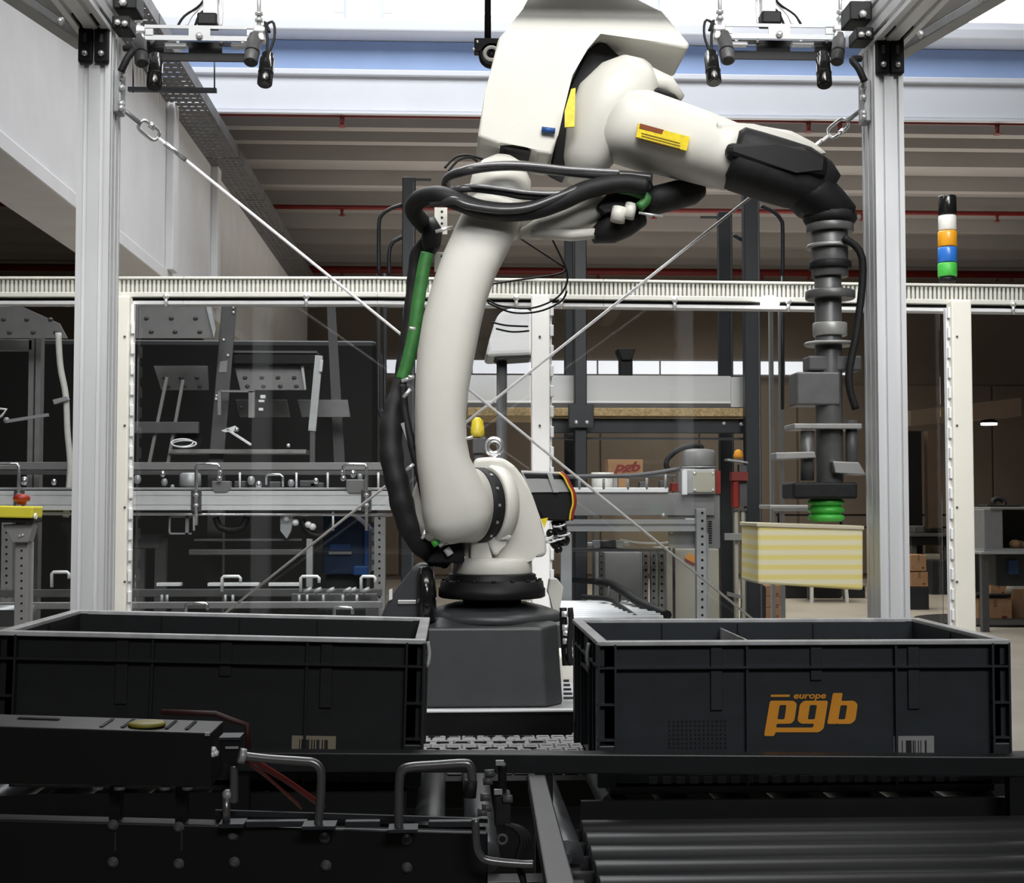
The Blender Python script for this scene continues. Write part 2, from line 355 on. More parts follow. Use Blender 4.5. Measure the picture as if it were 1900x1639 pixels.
# perforated cable tray on the girder
TRAY = mat('dark_tray_steel', (.13, .13, .135), .5, .3, .2, 8)  # darker than the other galvanised steel
t = T('cable_tray', 'perforated galvanised cable tray running back along the top of white girder', 'cable tray', (-2.6, 5, ZC + 4.0))
for i in range(10):
    y0 = 5 + i * 2.2; b = B()
    b.box(-2.80, -2.78, y0, y0 + 2.17, ZC + 3.98, ZC + 4.1).box(-2.44, -2.42, y0, y0 + 2.17, ZC + 3.98, ZC + 4.1)
    for k in range(16):
        b.box(-2.78, -2.44, y0 + k * 0.1365, y0 + k * 0.1365 + 0.105, ZC + 3.98, ZC + 3.985)
    for k in range(5): b.box(-2.76 + k * 0.07, -2.73 + k * 0.07, y0, y0 + 2.17, ZC + 3.976, ZC + 3.98)
    O('tray_section', b, TRAY, t)
z = ZC + (940 - 167) / F * 10.2
O('hanger_bar', B().bar(P(238, 166, 10.2), P(402, 168, 10.2), 0.04, 0.03), ANTH, t)
O('hanger_rod', B().cyl(P(398, 172, 10.2), P(398, 100, 10.2), 0.006, n=6), ANTH, t); O('hanger_rod', B().cyl(P(247, 172, 10.2), P(247, 100, 10.2), 0.006, n=6), ANTH, t)
DKBR = mat('dark_brown_board', (.09, .06, .04), .8, 0, .1, 3)
# dark brown soffit beam seen through right panel
O('soffit_beam', B().prism([(1690, 762), (1895, 738), (1895, 772), (1690, 790)], 20, 20.5), DKBR, label='brown boarded beam above the back bay, right of right aluminium post', cat='beam')
t = T('bay_lamp', 'small round lit lamp under the brown boarded beam at far right', 'lamp', P(1835, 788, 20.25))
c = P(1835, 789, 20.25); O('lamp_disc', B().cyl(c, c + Vector((0, 0, 0.03)), 0.115, n=20), LAMP, t)
O('shade', B().lathe(c + Vector((0, 0, 0.031)), (0, 0, 1), [(0.125, 0), (0.12, 0.03), (0.05, 0.06), (0.05, 0.1)], 16), BLK, t)
# =================================================================== CELL FRAME
YP = 2.75
def post(px0, px1, lab):
    x0, x1 = P(px0, 600, YP).x, P(px1, 600, YP).x; zt = P(180, 58, YP).z; cx = (x0 + x1) / 2
    t = T('frame_post', lab, 'post', (cx, YP + 0.045, 0), 'aluminium frame posts')
    O('profile', vprofile(B(), cx, YP + 0.045, 0.02, zt, x1 - x0, 0.09, 2, 3), ALU, t)
    O('foot_plate', B().box(cx - .07, cx + .07, YP - .03, YP + .12, 0, 0.02, 0.003), ZINC, t)
    return t, x0, x1, zt
pl, lx0, lx1, zt = post(138, 199, 'slotted aluminium frame post on the left, rising behind the unprinted left tote')
pr, rx0, rx1, _ = post(1628, 1682, 'slotted aluminium frame post on right, behind the right tote with orange print')
for side, t, x0, x1 in ((-1, pl, lx0, lx1), (1, pr, rx0, rx1)):
    w_ = x1 - x0
    # black joint brackets
    for k in (0.25, 0.75):
        cx = x0 + w_ * k
        b = B().box(cx - 0.0135, cx + 0.0135, YP - 0.012, YP, P(180, 118, YP).z, P(180, 42, YP).z, 0.002)
        b.box(cx - 0.0135, cx + 0.0135, YP - 0.075, YP - 0.012, P(180, 52, YP).z, P(180, 42, YP).z, 0.002)
        br = O('joint_bracket', b, BLK, t)
        for yy in (103, 52): I('bolt', BOLTM, br, Vector((cx, YP - 0.012, P(180, yy, YP).z)))
        O('slot', B().box(cx - .003, cx + .003, YP - .0135, YP - .012, P(180, 82, YP).z, P(180, 66, YP).z), GREYD, br)
    # side bolts where the brace hooks on
    xs = x1 if side < 0 else x0
    cl = O('brace_clamp', B().box(min(xs, xs - side * 0.016), max(xs, xs - side * 0.016), YP + 0.02, YP + 0.06, P(0, 200, YP).z, P(0, 120, YP).z, 0.003), ZINC, t)
    for yy in (125, 135, 155, 185, 193):
        p = Vector((xs - side * 0.016, YP + 0.02, P(0, yy, YP).z)); I('bolt', BOLTM, cl, p, (0, 0, side * -0.9), scale=(1.1, 1.1, 1.1))
    # cable loop and small connectors at the inner side
    xi = xs - side * 0.02
    O('cable_elbow', B().tube([(xi - side * .002, YP + .02, P(0, 80, YP).z), (xi - side * .022, YP + .01, P(0, 85, YP).z), (xi - side * .012, YP, P(0, 105, YP).z), (xi, YP, P(0, 130, YP).z)], 0.007, 8, 5), BLKM, t)
    # beam along Y toward the camera
    cx = (x0 + x1) / 2 + (0.004 if side > 0 else -0.004)
    bt = T('top_beam', 'aluminium beam on top of %s post running toward the camera' % ('left' if side < 0 else 'right'), 'beam', (cx, YP, zt), 'top beams')
    pr_ = slot_profile(0.07, 0.09, 2, 3)
    O('profile', B().poly([(cx + p.x, 2.1, zt + 0.046 + p.y) for p in pr_], (0, 0.75, 0)), ALU, bt)
    # outer flat beam, slightly splayed
    xo = x0 if side < 0 else x1
    A = Vector((xo + side * 0.002, YP + 0.12, zt + 0.02)); D = Vector((xo + side * 0.13, YP - 0.45, zt + 0.02))
    t2 = T('side_rail', 'flat grey aluminium side rail splaying outward from the top of %s post' % ('left' if side < 0 else 'right'), 'beam', A, 'side rails')
    O('web_plate', B().hexa([A + Vector((0, 0, .002)), A + Vector((side * .006, 0, .002)), A + Vector((side * .006, 0, .16)), A + Vector((0, 0, .16)), D + Vector((0, 0, .002)), D + Vector((side * .006, 0, .002)), D + Vector((side * .006, 0, .16)), D + Vector((0, 0, .16))]), WEB, t2)
    O('rail_plate', B().hexa([A + Vector((0, 0, -.018)), A + Vector((side * .035, 0, -.018)), A + Vector((side * .035, 0, .002)), A + Vector((0, 0, .002)), D + Vector((0, 0, -.018)), D + Vector((side * .035, 0, -.018)), D + Vector((side * .035, 0, .002)), D + Vector((0, 0, .002))], 0.002), ALUD, t2)
    for k in (0.25, 0.6): I('bolt', BOLTM, t2, A.lerp(D, k) + Vector((side * -0.004, 0, -0.01)), (0, 0, -side * PI / 2 * 0.7), scale=(1.4, 1.4, 1.4))
    # corner angle between post and rig boom
    xk = xs - side * 0.003
    b = B().box(min(xk, xk - side * .035), max(xk, xk - side * .035), YP - .01, YP + .05, P(0, 52, YP).z, P(0, 28, YP).z, 0.003)
    ck = O('corner_block', b, BLK, t)
    I('bolt', BOLTM, ck, Vector((xk - side * .012, YP - .01, P(0, 42, YP).z))); I('bolt', BOLTM, ck, Vector((xk - side * .026, YP - .01, P(0, 44, YP).z)))
    b = B().box(min(xk, xk - side * .045), max(xk, xk - side * .045), YP + 0.0, YP + .07, P(0, 12, YP).z, P(0, -25, YP).z, 0.003)
    ck = O('corner_block', b, BLK, t); I('bolt', BOLTM, ck, Vector((xk - side * .02, YP, P(0, 2, YP).z)), scale=(1.3,) * 3)
# boom joining the tops that carries the camera rigs (above frame), and rigs
zb = P(0, -60, 2.95).z
O('cross_boom', B().poly([(lx1 - 0.01, 2.95 + p.x, zb + p.y) for p in slot_profile(0.06, 0.06, 1, 1)], (rx0 - lx1 + 0.02, 0, 0)), ALU, label='aluminium boom spanning between both post tops, carrying the sensor rigs', cat='beam')
YR = 2.92
def rig(px, py, m, lab):       # m=+1 left rig, -1 mirrored
    X = lambda x: px + m * (x - 370)
    def pbx(b, x0, y0, x1, y1, Y, d, bev=0): return b.pb(min(X(x0), X(x1)), y0 + py, max(X(x0), X(x1)), y1 + py, Y, d, bev)
    t = T('camera_rig', lab, 'camera rig', P(px, 48 + py, YR), 'sensor rigs')
    # slotted front plate: frame strips around two slots
    b = B()
    for r in ((268, 47, 470, 53), (268, 66, 470, 75), (268, 53, 284, 66), (350, 53, 390, 66), (458, 53, 470, 66)): pbx(b, *r, YR, 0.004)
    fp = O('front_plate', b, ALUD, t); bolts(fp, [(X(370), 67 + py)], YR, 1.2)
    b = B()
    for r in ((272, 78, 465, 84), (272, 98, 465, 113), (272, 84, 304, 98), (350, 84, 412, 98), (455, 84, 465, 98)): pbx(b, *r, YR + 0.03, 0.006)
    O('lower_plate', b, BLK, t)
    for a, c in ((305, 345), (428, 462)): O('circuit_box', pbx(B(), a, 79, c, 86, YR + .012, .02, .002), ALU, t)
    for x in (282, 330, 410, 450): O('strut', B().cyl(P(X(x), 72 + py, YR + .02), P(X(x), 82 + py, YR + .03), .004, n=8), BOLT, t)
    for a, c in ((246, 268), (470, 491)):
        b = pbx(B(), a, 48, c, 58, YR - .01, .03, .003); pbx(b, a + 1, 62, c - 1, 74, YR - .01, .03, .003); pbx(b, a + 3, 56, c - 3, 64, YR - .005, .02)
        O('end_clamp', b, ALU, t)
        O('hanger_rod', B().cyl(P(X((a + c) / 2), 48 + py, YR), P(X((a + c) / 2), -52 + py, YR + .02), .0045, n=8), BOLT, t)
        b = B()
        for yy in (40, 28): b.cyl(P(X((a + c) / 2), yy + py, YR), P(X((a + c) / 2), yy - 5 + py, YR), .009, n=6)
        O('nut', b, BOLT, t)
    for x, y0, y1, r, dx in ((259, 76, 117, 12.5, 4), (289, 112, 160, 14, -3), (472, 74, 115, 13.5, -7), (496, 110, 155, 14, -5)):
        a, c = P(X(x), y0 + py, YR - .005), P(X(x + dx), y1 + py, YR - .03); rr = r * YR / F
        cy = O('camera', B().lathe(a, c - a, [(rr * .8, -0.012), (rr * .8, 0), (rr, .002), (rr, (c - a).length), (rr * .9, (c - a).length + .002)], 20), GREYD if x in (259, 472) else BLKG, t)
        O('lens', B().cyl(c + (c - a).normalized() * .0021, c + (c - a).normalized() * .0035, rr * .7, n=16), BLKG, cy)
        O('lens_ring', B().lathe(a.lerp(c, .55), c - a, [(rr * 1.03, 0), (rr * 1.03, .004)], 20), BLK, cy)
    for k in range(6):
        x = 350 + k * 14; pts = [(x - 20 + k * 2, 48), (x - 8, 30 - k), (372 + k * 8, 8 - 4 * (k % 2)), (385 + k * 5, -20), (388 + k * 4, -60)]
        O('cable', B().tube([P(X(a), c + py, YR + .01 + .004 * k) for a, c in pts], .0028, 6, 4), (BLKM, ALU, BLKM, ALUD, BLKM, ALU)[k], t)
    for s_, c in ((478, 505), (500, 492)):
        O('camera_cable', B().tube([P(X(s_), 60 + py, YR), P(X(c), 40 + py, YR + .01), P(X(c + 4), 70 + py, YR), P(X(495), 108 + py, YR - .005)], .003, 6, 4), BLKM, t)
    O('mast', B().bar(P(X(392), 46 + py, YR + .02), P(X(392), -48 + py, YR + .02), .03, .03, .002), ALU, t)
    O('mast_block', pbx(B(), 365, 22, 402, 46, YR, .04, .004), BLK, t)
rig(370, 0, 1, 'black sensor rig of four downward cameras hanging beside the left post')
rig(1446, -3, -1, 'black sensor rig of four downward cameras hanging beside the right post')
# bracing wires
WIRE = mat('white_coated_wire', (.85, .85, .86), .35, .1, .03, 40)
def brace(a, b_, rc, lab):
    t = T('brace_wire', lab, 'wire', b_, 'crossed bracing wires'); d = (b_ - a).normalized(); s = d.cross(Vector((0, 1, 0))).normalized()
    r0 = rc[0]; L = .045; W = .011
    pts = [r0 + d * (L * .5 * x) + s * (W * y) for x, y in ((-1, .3), (-.7, 1), (.7, 1), (1, .3), (1, -.3), (.7, -1), (-.7, -1), (-1, -.3))]
    O('quick_link', B().tube(pts, .0035, 8, 4, closed=True), CHROME, t)
    O('link_nut', B().cyl(r0 + s * W - d * .007, r0 + s * W + d * .007, .0062, n=6), CHROME, t)
    O('eye_bolt', B().cyl(a, r0 - d * L * .45, .005, n=8), ZINC, t)
    st = r0 + d * L * .45
    O('wire', B().cyl(st, b_, .0036, n=8), WIRE, t)
    O('ferrule', B().cyl(st + d * .02, st + d * .075, .005, n=8), CHROME, t)
    return t
A1, A2 = P(222, 198, 2.84), P(1422, 1170, 3.93); k = .033
brace(A1, A2, [A1.lerp(A2, k)], 'white bracing wire from the left post top down to the lower right, crossing behind robot')
B1, B2 = P(1608, 196, 2.84), P(400, 1152, 3.93)
brace(B1, B2, [B1.lerp(B2, k)], 'white bracing wire from the right post top down to the lower left, crossing behind robot')
for p, n_ in ((A2, 'right'), (B2, 'left')):
    O('wire_anchor', B().box(p.x - .015, p.x + .015, p.y - .02, p.y + .02, 0, p.z + .02, .003), ALUD, label='short anchor post holding lower %s end of a bracing wire, hidden by the %s tote' % (n_, n_), cat='post')
# =================================================================== GUARD FENCE (Y = 4)
YF = 4.0
fa = lambda x: 513 + max(0, x - 700) * 0.0125       # duct top in px
def fence_bar(b, x0, x1, o0, o1, Y, d, bev=0): 
    return b.hexa([P(x0, fa(x0) + o1, Y), P(x1, fa(x1) + o1, Y), P(x1, fa(x1) + o0, Y), P(x0, fa(x0) + o0, Y), P(x0, fa(x0) + o1, Y) + Vector((0, d, 0)), P(x1, fa(x1) + o1, Y) + Vector((0, d, 0)), P(x1, fa(x1) + o0, Y) + Vector((0, d, 0)), P(x0, fa(x0) + o0, Y) + Vector((0, d, 0))], bev)
t = T('cable_duct', 'long grey slotted cable duct along the top of the guard fence', 'cable duct', P(950, 550, YF))
segs = [(-70, 340), (340, 700), (700, 1120), (1120, 1530), (1530, 1980)]
for a, c in segs:
    O('duct_lid', fence_bar(B(), a, c, 0, 5, YF - .012, .075, .002), DUCT, t)
    b = fence_bar(B(), a, c, 29, 38, YF - .008, .07, .002); fence_bar(b, a, c, 5, 30, YF + .010, .004); O('duct_base', b, DUCT, t)
b = B(); x = -68
while x < 1978:
    fence_bar(b, x, x + 4.6, 4, 30, YF - .006, .003); x += 8.0
O('duct_finger', b, DUCT, t, kind='stuff')
t = T('fence_rail', 'thin aluminium rail under the slotted duct, holding the clear panels', 'rail', P(950, 566, YF))
for a, c in segs:
    O('rail', fence_bar(B(), a, c, 41, 45, YF + .01, .04), BLK, t)
    O('rail', fence_bar(B(), a, c, 45, 52, YF, .05, .002), ALU, t)
for x in (308, 568, 958, 1042, 1252, 1463, 1880):
    p = P(x, fa(x) + 37, YF - .008); O('knob', B().sph(p, .0095).cyl(p, p - Vector((0, 0, .03)), .005, n=8), BOLT, t)
gp = []
for a, c, top, lab in ((218, 245, 553, 'cream guard fence post directly right of the left aluminium post'), (985, 1018, 550, 'white guard fence post in the middle behind the robot'), (1757, 1794, 561, 'cream guard fence post at far right, just below the signal tower')):
    x0, x1 = P(a, 700, YF).x, P(c, 700, YF).x; zt_ = P(a, top, YF).z
    t = T('guard_post', lab, 'post', ((x0 + x1) / 2, YF, 0), 'cream guard posts')
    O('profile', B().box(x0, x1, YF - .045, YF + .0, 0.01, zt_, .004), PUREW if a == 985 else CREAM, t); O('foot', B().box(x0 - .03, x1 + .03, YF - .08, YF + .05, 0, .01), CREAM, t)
    xe = x1 if a < 1200 else x0 - .008
    hs = O('hinge_strip', B().box(xe, xe + .008, YF - .02, YF, .3, zt_ - .02), ALU, t)
    for k in range(22):
        z = .95 + k * .058
        if z < zt_ - .05: O('hinge_knuckle', B().box(xe + .002, xe + .0125, YF - .032, YF - .02, z, z + .032, .002), ALU, hs)
    b = B()
    for yy in (625, 790, 942, 1080): 
        p = P((a + c) / 2, yy, YF - .045); b.cyl(p, p - Vector((0, .002, 0)), .0035, n=10)
    O('rivet', b, GREYD, t)
for a, c, lab in ((-70, 216, 'clear guard panel at far left, beyond left aluminium post'), (250, 983, 'wide clear guard panel behind the robot, left of middle white post'), (1020, 1752, 'wide clear guard panel right of the middle white post'), (1797, 1975, 'clear guard panel at far right edge of the picture')):
    t = T('clear_screen', lab, 'screen', (P((a + c) / 2, 900, YF).x, YF + .02, .08), 'clear guard panels')
    x0, x1 = P(a, 900, YF).x, P(c, 900, YF).x
    O('sheet', B().box(x0, x1, YF + .02, YF + .025, .1, P(a, fa(a) + 53, YF).z), GLASS, t)
    O('bottom_rail', B().box(x0, x1, YF + .005, YF + .045, 0.0, .1, .002), ALU, t)
# signal tower
t = T('signal_tower', 'signal tower with black cap and white, amber, blue, green tiers on duct', 'signal light', P(1758, 524, YF + .03))
def tier(n, y0, y1, r, m): 
    a, c = P(1758, y1, YF + .03), P(1758, y0, YF + .03); h = (c - a).length; rr = r * YF / F
    return O(n, B().lathe(a, (0, 0, 1), [(rr * .94, 0), (rr, .004), (rr, h - .004), (rr * .94, h)], 20), m, t)
tier('base', 515, 524, 16, BLK); tier('green_lens', 489, 514, 18, GRNB); tier('blue_lens', 460, 488, 18, mat('blue_lens', (0.03, .16, .55), .25, 0, .05, 40)); tier('amber_lens', 430, 459, 18, AMB); tier('clear_lens', 401, 429, 17, CLR); tier('cap', 364, 400, 17, BLKG)
# led fixture on rail and sensor pair
p = P(1430, 560, YF - .02)
t = T('led_fixture', 'small lit white lamp clipped under the duct, right of the bracing wires', 'lamp', p)
O('diffuser', B().pb(1413, 554, 1447, 566, YF - .03, .02, .003), LAMP, t); O('clip', B().pb(1420, 548, 1440, 554, YF - .028, .02), ALU, t)
# =================================================================== ROBOT
YB = 3.1
rb = T('industrial_robot', 'large white articulated robot arm on a dark grey base, between the two totes', 'robot', P(915, 1310, YB))
def RO(n, b, m, par=None, lab=None): return O(n, b, m, par or rb, label=lab)
# base block
zb0, zb1 = P(900, 1312, 2.98).z, P(900, 1166, 2.98).z
bx0, bx1 = P(795, 1250, 2.98).x, P(1010, 1250, 2.98).x
b = B()
lo = [(bx0 - .02, 2.97, zb0), (bx1 + .004, 2.97, zb0), (bx1 + .042, 3.02, zb0), (bx1 + .042, 3.33, zb0), (bx0 - .05, 3.33, zb0), (bx0 - .05, 3.03, zb0)]
hi = [(bx0 - .018, 2.985, zb1), (bx1 - .004, 2.985, zb1), (bx1 + .032, 3.03, zb1 + .004), (bx1 + .03, 3.32, zb1 + .01), (bx0 - .045, 3.32, zb1 + .01), (bx0 - .045, 3.04, zb1 + .004)]
tp = [(bx0 + .035, 3.06, zb1 + .020), (bx1 - .05, 3.06, zb1 + .020), (bx1 - .01, 3.1, zb1 + .020), (bx1 - .01, 3.26, zb1 + .020), (bx0 + .02, 3.26, zb1 + .020), (bx0 + .02, 3.1, zb1 + .020)]
R_ = [[b.bm.verts.new(p) for p in q] for q in (lo, hi, tp)]
for i in range(2):
    for k in range(6): b.bm.faces.new((R_[i][k], R_[i][(k + 1) % 6], R_[i + 1][(k + 1) % 6], R_[i + 1][k]))
b.bm.faces.new(R_[0][::-1]); b.bm.faces.new(R_[2]); b._bev([v for q in R_ for v in q], .005)
base = RO('base', b, ROBB)
c0 = P(912, 1150, YB + .06)
b = B().lathe((c0.x, c0.y, zb1 + .005), (0, 0, 1), [(.165, 0), (.15, .018), (.115, .03), (.08, .038)], 32); RO('base_neck', b, ROBB, base)
def zz(y): return P(912, y, YB).z
cx = c0.x; cy = YB + .03
RO('swivel_flange', B().lathe((cx, cy, zz(1110)), (0, 0, 1), [(.114, 0), (.119, .003), (.119, .020), (.116, .022), (.114, .036), (.1, .038), (.098, .040), (.098, .051), (.094, .053)], 48), BLK)
RO('neck_collar', B().lathe((cx, cy, zz(1148)), (0, 0, 1), [(.075, 0), (.068, .012), (.064, .046)], 36), BLK)
for k in range(16):
    a = 2 * PI * k / 16; q = Vector((cx + .107 * math.cos(a), cy + .107 * math.sin(a), zz(1110) + .036)); RO('flange_bolt', B().cyl(q, q + Vector((0, 0, .006)), .0045, n=6), BLK)
# base side connector box (left) dark rounded
b = B().prism([(705, 1150), (718, 1118), (738, 1090), (766, 1055), (776, 1048), (803, 1050), (806, 1160), (706, 1165)], 3.05, 3.2, .008); RO('connector_box', b, ROBB, base)
b = B().loft([(788, 1052, 10, .02), (790, 1065, 16, .05), (792, 1100, 18, .06), (792, 1150, 18, .06)], 3.06); RO('cable_hood', b, BLKG, base)
RO('cover_slot', B().pb(738, 1114, 772, 1121, 3.045, .006, .001), BOLT, base); RO('cover_slot', B().prism([(722, 1095), (728, 1092), (728, 1112), (722, 1115)], 3.046, 3.05), ALU, base)
# white bracket right of base
RO('side_bracket', B().prism([(1020, 1074), (1034, 1074), (1046, 1090), (1042, 1112), (1036, 1150), (1028, 1150), (1024, 1112), (1016, 1100)], 3.18, 3.22, .003), ROBW, base)
# turret
RO('turret', B().prism([(880, 851), (905, 848), (934, 850), (955, 864), (975, 890), (988, 920), (1002, 960), (1013, 1000), (1015, 1030), (1000, 1036), (985, 1033), (960, 1042), (940, 1064), (870, 1064), (864, 1030), (858, 1002), (870, 940)], YB - .015, YB + .12, .014, 3), ROBW)
RO('turret_foot', B().lathe((cx, cy, zz(1066)), (0, 0, 1), [(.088, 0), (.09, .004), (.088, .028), (.082, .036), (.03, .037)], 40), ROBW)
tur_lug = RO('turret_lug', B().prism([(902, 1000), (925, 983), (950, 992), (935, 1008), (925, 1030), (915, 1030)], YB - .04, YB + .0, .006), ROBW)
RO('turret_lug', B().prism([(925, 993), (934, 983), (951, 996), (946, 1001), (930, 1003)], YB - .05, YB - .01, .004), ROBW)
RO('turret_rib', B().prism([(873, 1003), (905, 1001), (915, 1040), (872, 1040)], YB - .036, YB - .0, .006), ROBW)
# joint 2 : axis pointing right and back
ax = Vector((.84, .54, 0)).normalized()
jc = P(836, 938, YB - .055)
rr = .082
RO('joint_seal', B().lathe(jc + ax * .058, ax, [(rr * .98, 0), (rr * 1.02, .004), (rr * 1.02, .022), (rr * .97, .026), (rr * .97, .034)], 44), BLKM)
RO('joint_flange', B().lathe(jc + ax * .09, ax, [(rr * 1.04, 0), (rr * 1.1, .006), (rr * 1.1, .03)], 44), ROBW)
u = ax.cross(Vector((0, 0, 1))).normalized()
for k in range(14):
    b = B(); a = 2 * PI * k / 14; q = jc + ax * .071 + (u * math.cos(a) + Vector((0, 0, 1)) * math.sin(a)) * rr * 1.02; n_ = (u * math.cos(a) + Vector((0, 0, 1)) * math.sin(a))
    b.cyl(q, q + n_ * .002, .0035, n=8); RO('seal_screw', b, ZINC)
# lower arm
arm = RO('lower_arm', B().loft([(930, 365, 44, .05), (915, 400, 54, .062), (896, 440, 54, .066), (872, 490, 53, .07), (852, 545, 53, .072), (838, 600, 54, .075), (827, 660, 53, .077), (820, 720, 50, .078), (817, 770, 48, .078), (818, 820, 48, .078), (823, 860, 50, .078), (835, 900, 57, .08), (844, 935, 63, .08), (850, 965, 63, .08), (856, 988, 50, .07), (860, 1004, 25, .04)], YB - .07, 36, 3.0), ROBW)
RO('arm_drum', B().lathe(jc - ax * .055, ax, [(rr * .55, -.008), (rr * .85, -.002), (rr * .96, .01), (rr * .99, .04), (rr, .112)], 44), ROBW)
for x, y in ((860, 815), (768, 700), (770, 610)): 
    p = P(x, y, YB - .1); RO('grease_nipple', B().cyl(p, p + Vector((.02, -.004, .004)) if x > 800 else p - Vector((.012, .004, 0)), .0035, n=8), BOLT, arm)
# eye bolt
c = P(917, 829, YB + .04)
RO('eye_bolt', B().torus(c, Vector((.0165, 0, 0)), Vector((0, 0, .0165)), .0065, 10).cyl(c - Vector((0, 0, .02)), c - Vector((0, 0, .03)), .012, n=16), CHROME)
# joint 2 motor, right
mo = RO('joint_motor', B().prism([(970, 877), (1046, 879), (1066, 915), (1066, 950), (1055, 968), (1010, 966), (985, 930)], YB + .0, YB + .13, .004), BLK)
RO('motor_top', B().hexa([P(967, 876, YB + .002), P(1042, 879, YB + .002), P(1060, 913, YB - .004), P(985, 914, YB - .004), P(967, 873, YB + .1), P(1042, 876, YB + .1), P(1064, 910, YB + .1), P(985, 912, YB + .1)]), GREY, mo)
RO('motor_top_strip', B().prism([(1015, 878), (1024, 878), (1036, 914), (1027, 914)], YB - .008, YB - .002), ALUD, mo)
for i, (m_, w2, dy) in enumerate(((RED, .007, 0), (YEL, .003, -.006))):
    RO('motor_cable', B().tube([P(x - 3 * i, y, YB - .006 + dy) for x, y in ((1040, 878), (1049, 885), (1058, 903), (1064, 915), (1066, 935), (1062, 950), (1060, 966))], w2 * .7, 8, 3), m_, mo)
RO('motor_label', B().prism([(1003, 963), (1017, 961), (1010, 980)], YB - .02, YB - .016), YELL, mo)
b = B()
for x, y, r in ((1040, 985, 13), (1046, 1003, 12), (1030, 1008, 10), (1022, 990, 9), (1036, 1020, 8)): b.sph(P(x, y, YB + .02), r * YB / F, 1, 12, 7)
b.cyl(P(1035, 965, YB + .03), P(1040, 985, YB + .03), .016); RO('motor_connector', b, BLKG, mo)
b = B()
for x, y in ((1038, 975), (1046, 992), (1036, 1000), (1024, 1004), (1015, 997)): b.torus(P(x, y, YB + .01), Vector((.013, 0, .003)), Vector((0, .013, .002)), .002, 6, 18)
RO('connector_ring', b, ALU, mo)
# elbow
el = RO('elbow', B().loft([(920, 440, 40, .05), (922, 405, 54, .07), (926, 370, 60, .075), (930, 335, 56, .075), (932, 305, 40, .055), (933, 292, 18, .03)], YB - .05, 30, 2.6), ROBW)
RO('elbow_lug', B().loft([(965, 435, 8, .02), (1000, 425, 18, .04), (1060, 405, 26, .05), (1110, 385, 24, .05), (1150, 365, 16, .03)], YB - .07, 20, 3.2), ROBW)
RO('elbow_bar', B().loft([(985, 432, 8, .02), (1060, 437, 10, .02), (1120, 432, 9, .02)], YB - .09, 16, 3), ROBW)
# big white counter housing
sh = RO('arm_cover', B().prism([(975, 20), (1005, -60), (1165, -60), (1170, 0), (1228, 18), (1281, 82), (1275, 92), (1112, 56), (1085, 88), (1062, 140), (1046, 205), (1036, 250), (1024, 288), (996, 284), (972, 266), (925, 268), (886, 254), (900, 170), (925, 70), (945, 48)], YB - .10, YB + .10, .014, 3), ROBW)
RO('cover_inner', B().prism([(1060, 150), (1090, 92), (1120, 75), (1160, 112), (1100, 165), (1075, 220), (1060, 270), (1050, 325), (1020, 310), (1036, 250), (1046, 200)], YB - .03, YB + .06, .006), BLK)
RO('connector_tube', B().prism([(925, 268), (972, 268), (985, 280), (940, 276)], YB - .09, YB - .0), BLKM, sh)
RO('blue_connector', B().cyl(P(1005, 240, YB - .11), P(1030, 243, YB - .11), .006), BLUE, sh)
# forearm
fa_ = RO('joint_four_housing', B().loft([(1082, 338, 30, .05), (1088, 300, 44, .08), (1108, 250, 62, .10), (1135, 200, 74, .11), (1162, 165, 66, .10), (1184, 140, 48, .08), (1196, 124, 20, .04)], YB - .08, 34, 2.3), ROBW)
fo = RO('forearm', B().loft([(1120, 225, 60, .07), (1150, 232, 68, .09), (1190, 242, 70, .095), (1240, 256, 66, .09, -.03), (1300, 274, 62, .08, -.07), (1350, 290, 58, .075, -.11), (1385, 299, 50, .07, -.13)], YB - .11, 34, 2.6), ROBW)
RO('forearm_top', B().prism([(1330, 222), (1400, 230), (1470, 240), (1512, 262), (1540, 285), (1500, 290), (1440, 282), (1390, 262), (1330, 248)], YB - .28, YB - .16, .01), ROBW)
RO('top_cowl', B().loft([(1165, 160, 24, .04), (1200, 152, 26, .05), (1235, 165, 20, .05), (1262, 188, 10, .03)], YB - .07, 20), ROBW, fa_)
RO('cowl_gap', B().loft([(1190, 186, 4, .03), (1215, 178, 8, .05), (1245, 190, 7, .05), (1262, 200, 3, .03)], YB - .10, 14), BLKM, fa_)
RO('ring_label', B().prism([(1060, 165), (1068, 163), (1066, 235), (1048, 236), (1048, 205)], YB - .175, YB - .168), YELL, fa_)
def wedge(n, pts, m, par, off=0):
    f = lambda x: YB - .214 - .05 * (x - 1180) / 100 - off
    q = [P(x, y, f(x)) for x, y in pts]; return RO(n, B().hexa(q + [v + Vector((0, .008, 0)) for v in q]), m, par)
lb = wedge('forearm_label', [(1180, 254), (1274, 280), (1280, 254), (1184, 229)], YELL, fo)
wedge('label_band', [(1186, 238), (1228, 249), (1232, 241), (1188, 229)], mat('dark_red_print', (.22, .05, .01), .6, 0, .1, 30), lb, .001)
OLV = mat('olive_print', (.2, .14, .01), .6, 0, .1, 30)
for k in range(3): wedge('label_line', [(1190, 248 + 5 * k), (1262, 267 + 5 * k), (1262, 265 + 5 * k), (1190, 246 + 5 * k)], OLV, lb, .001)
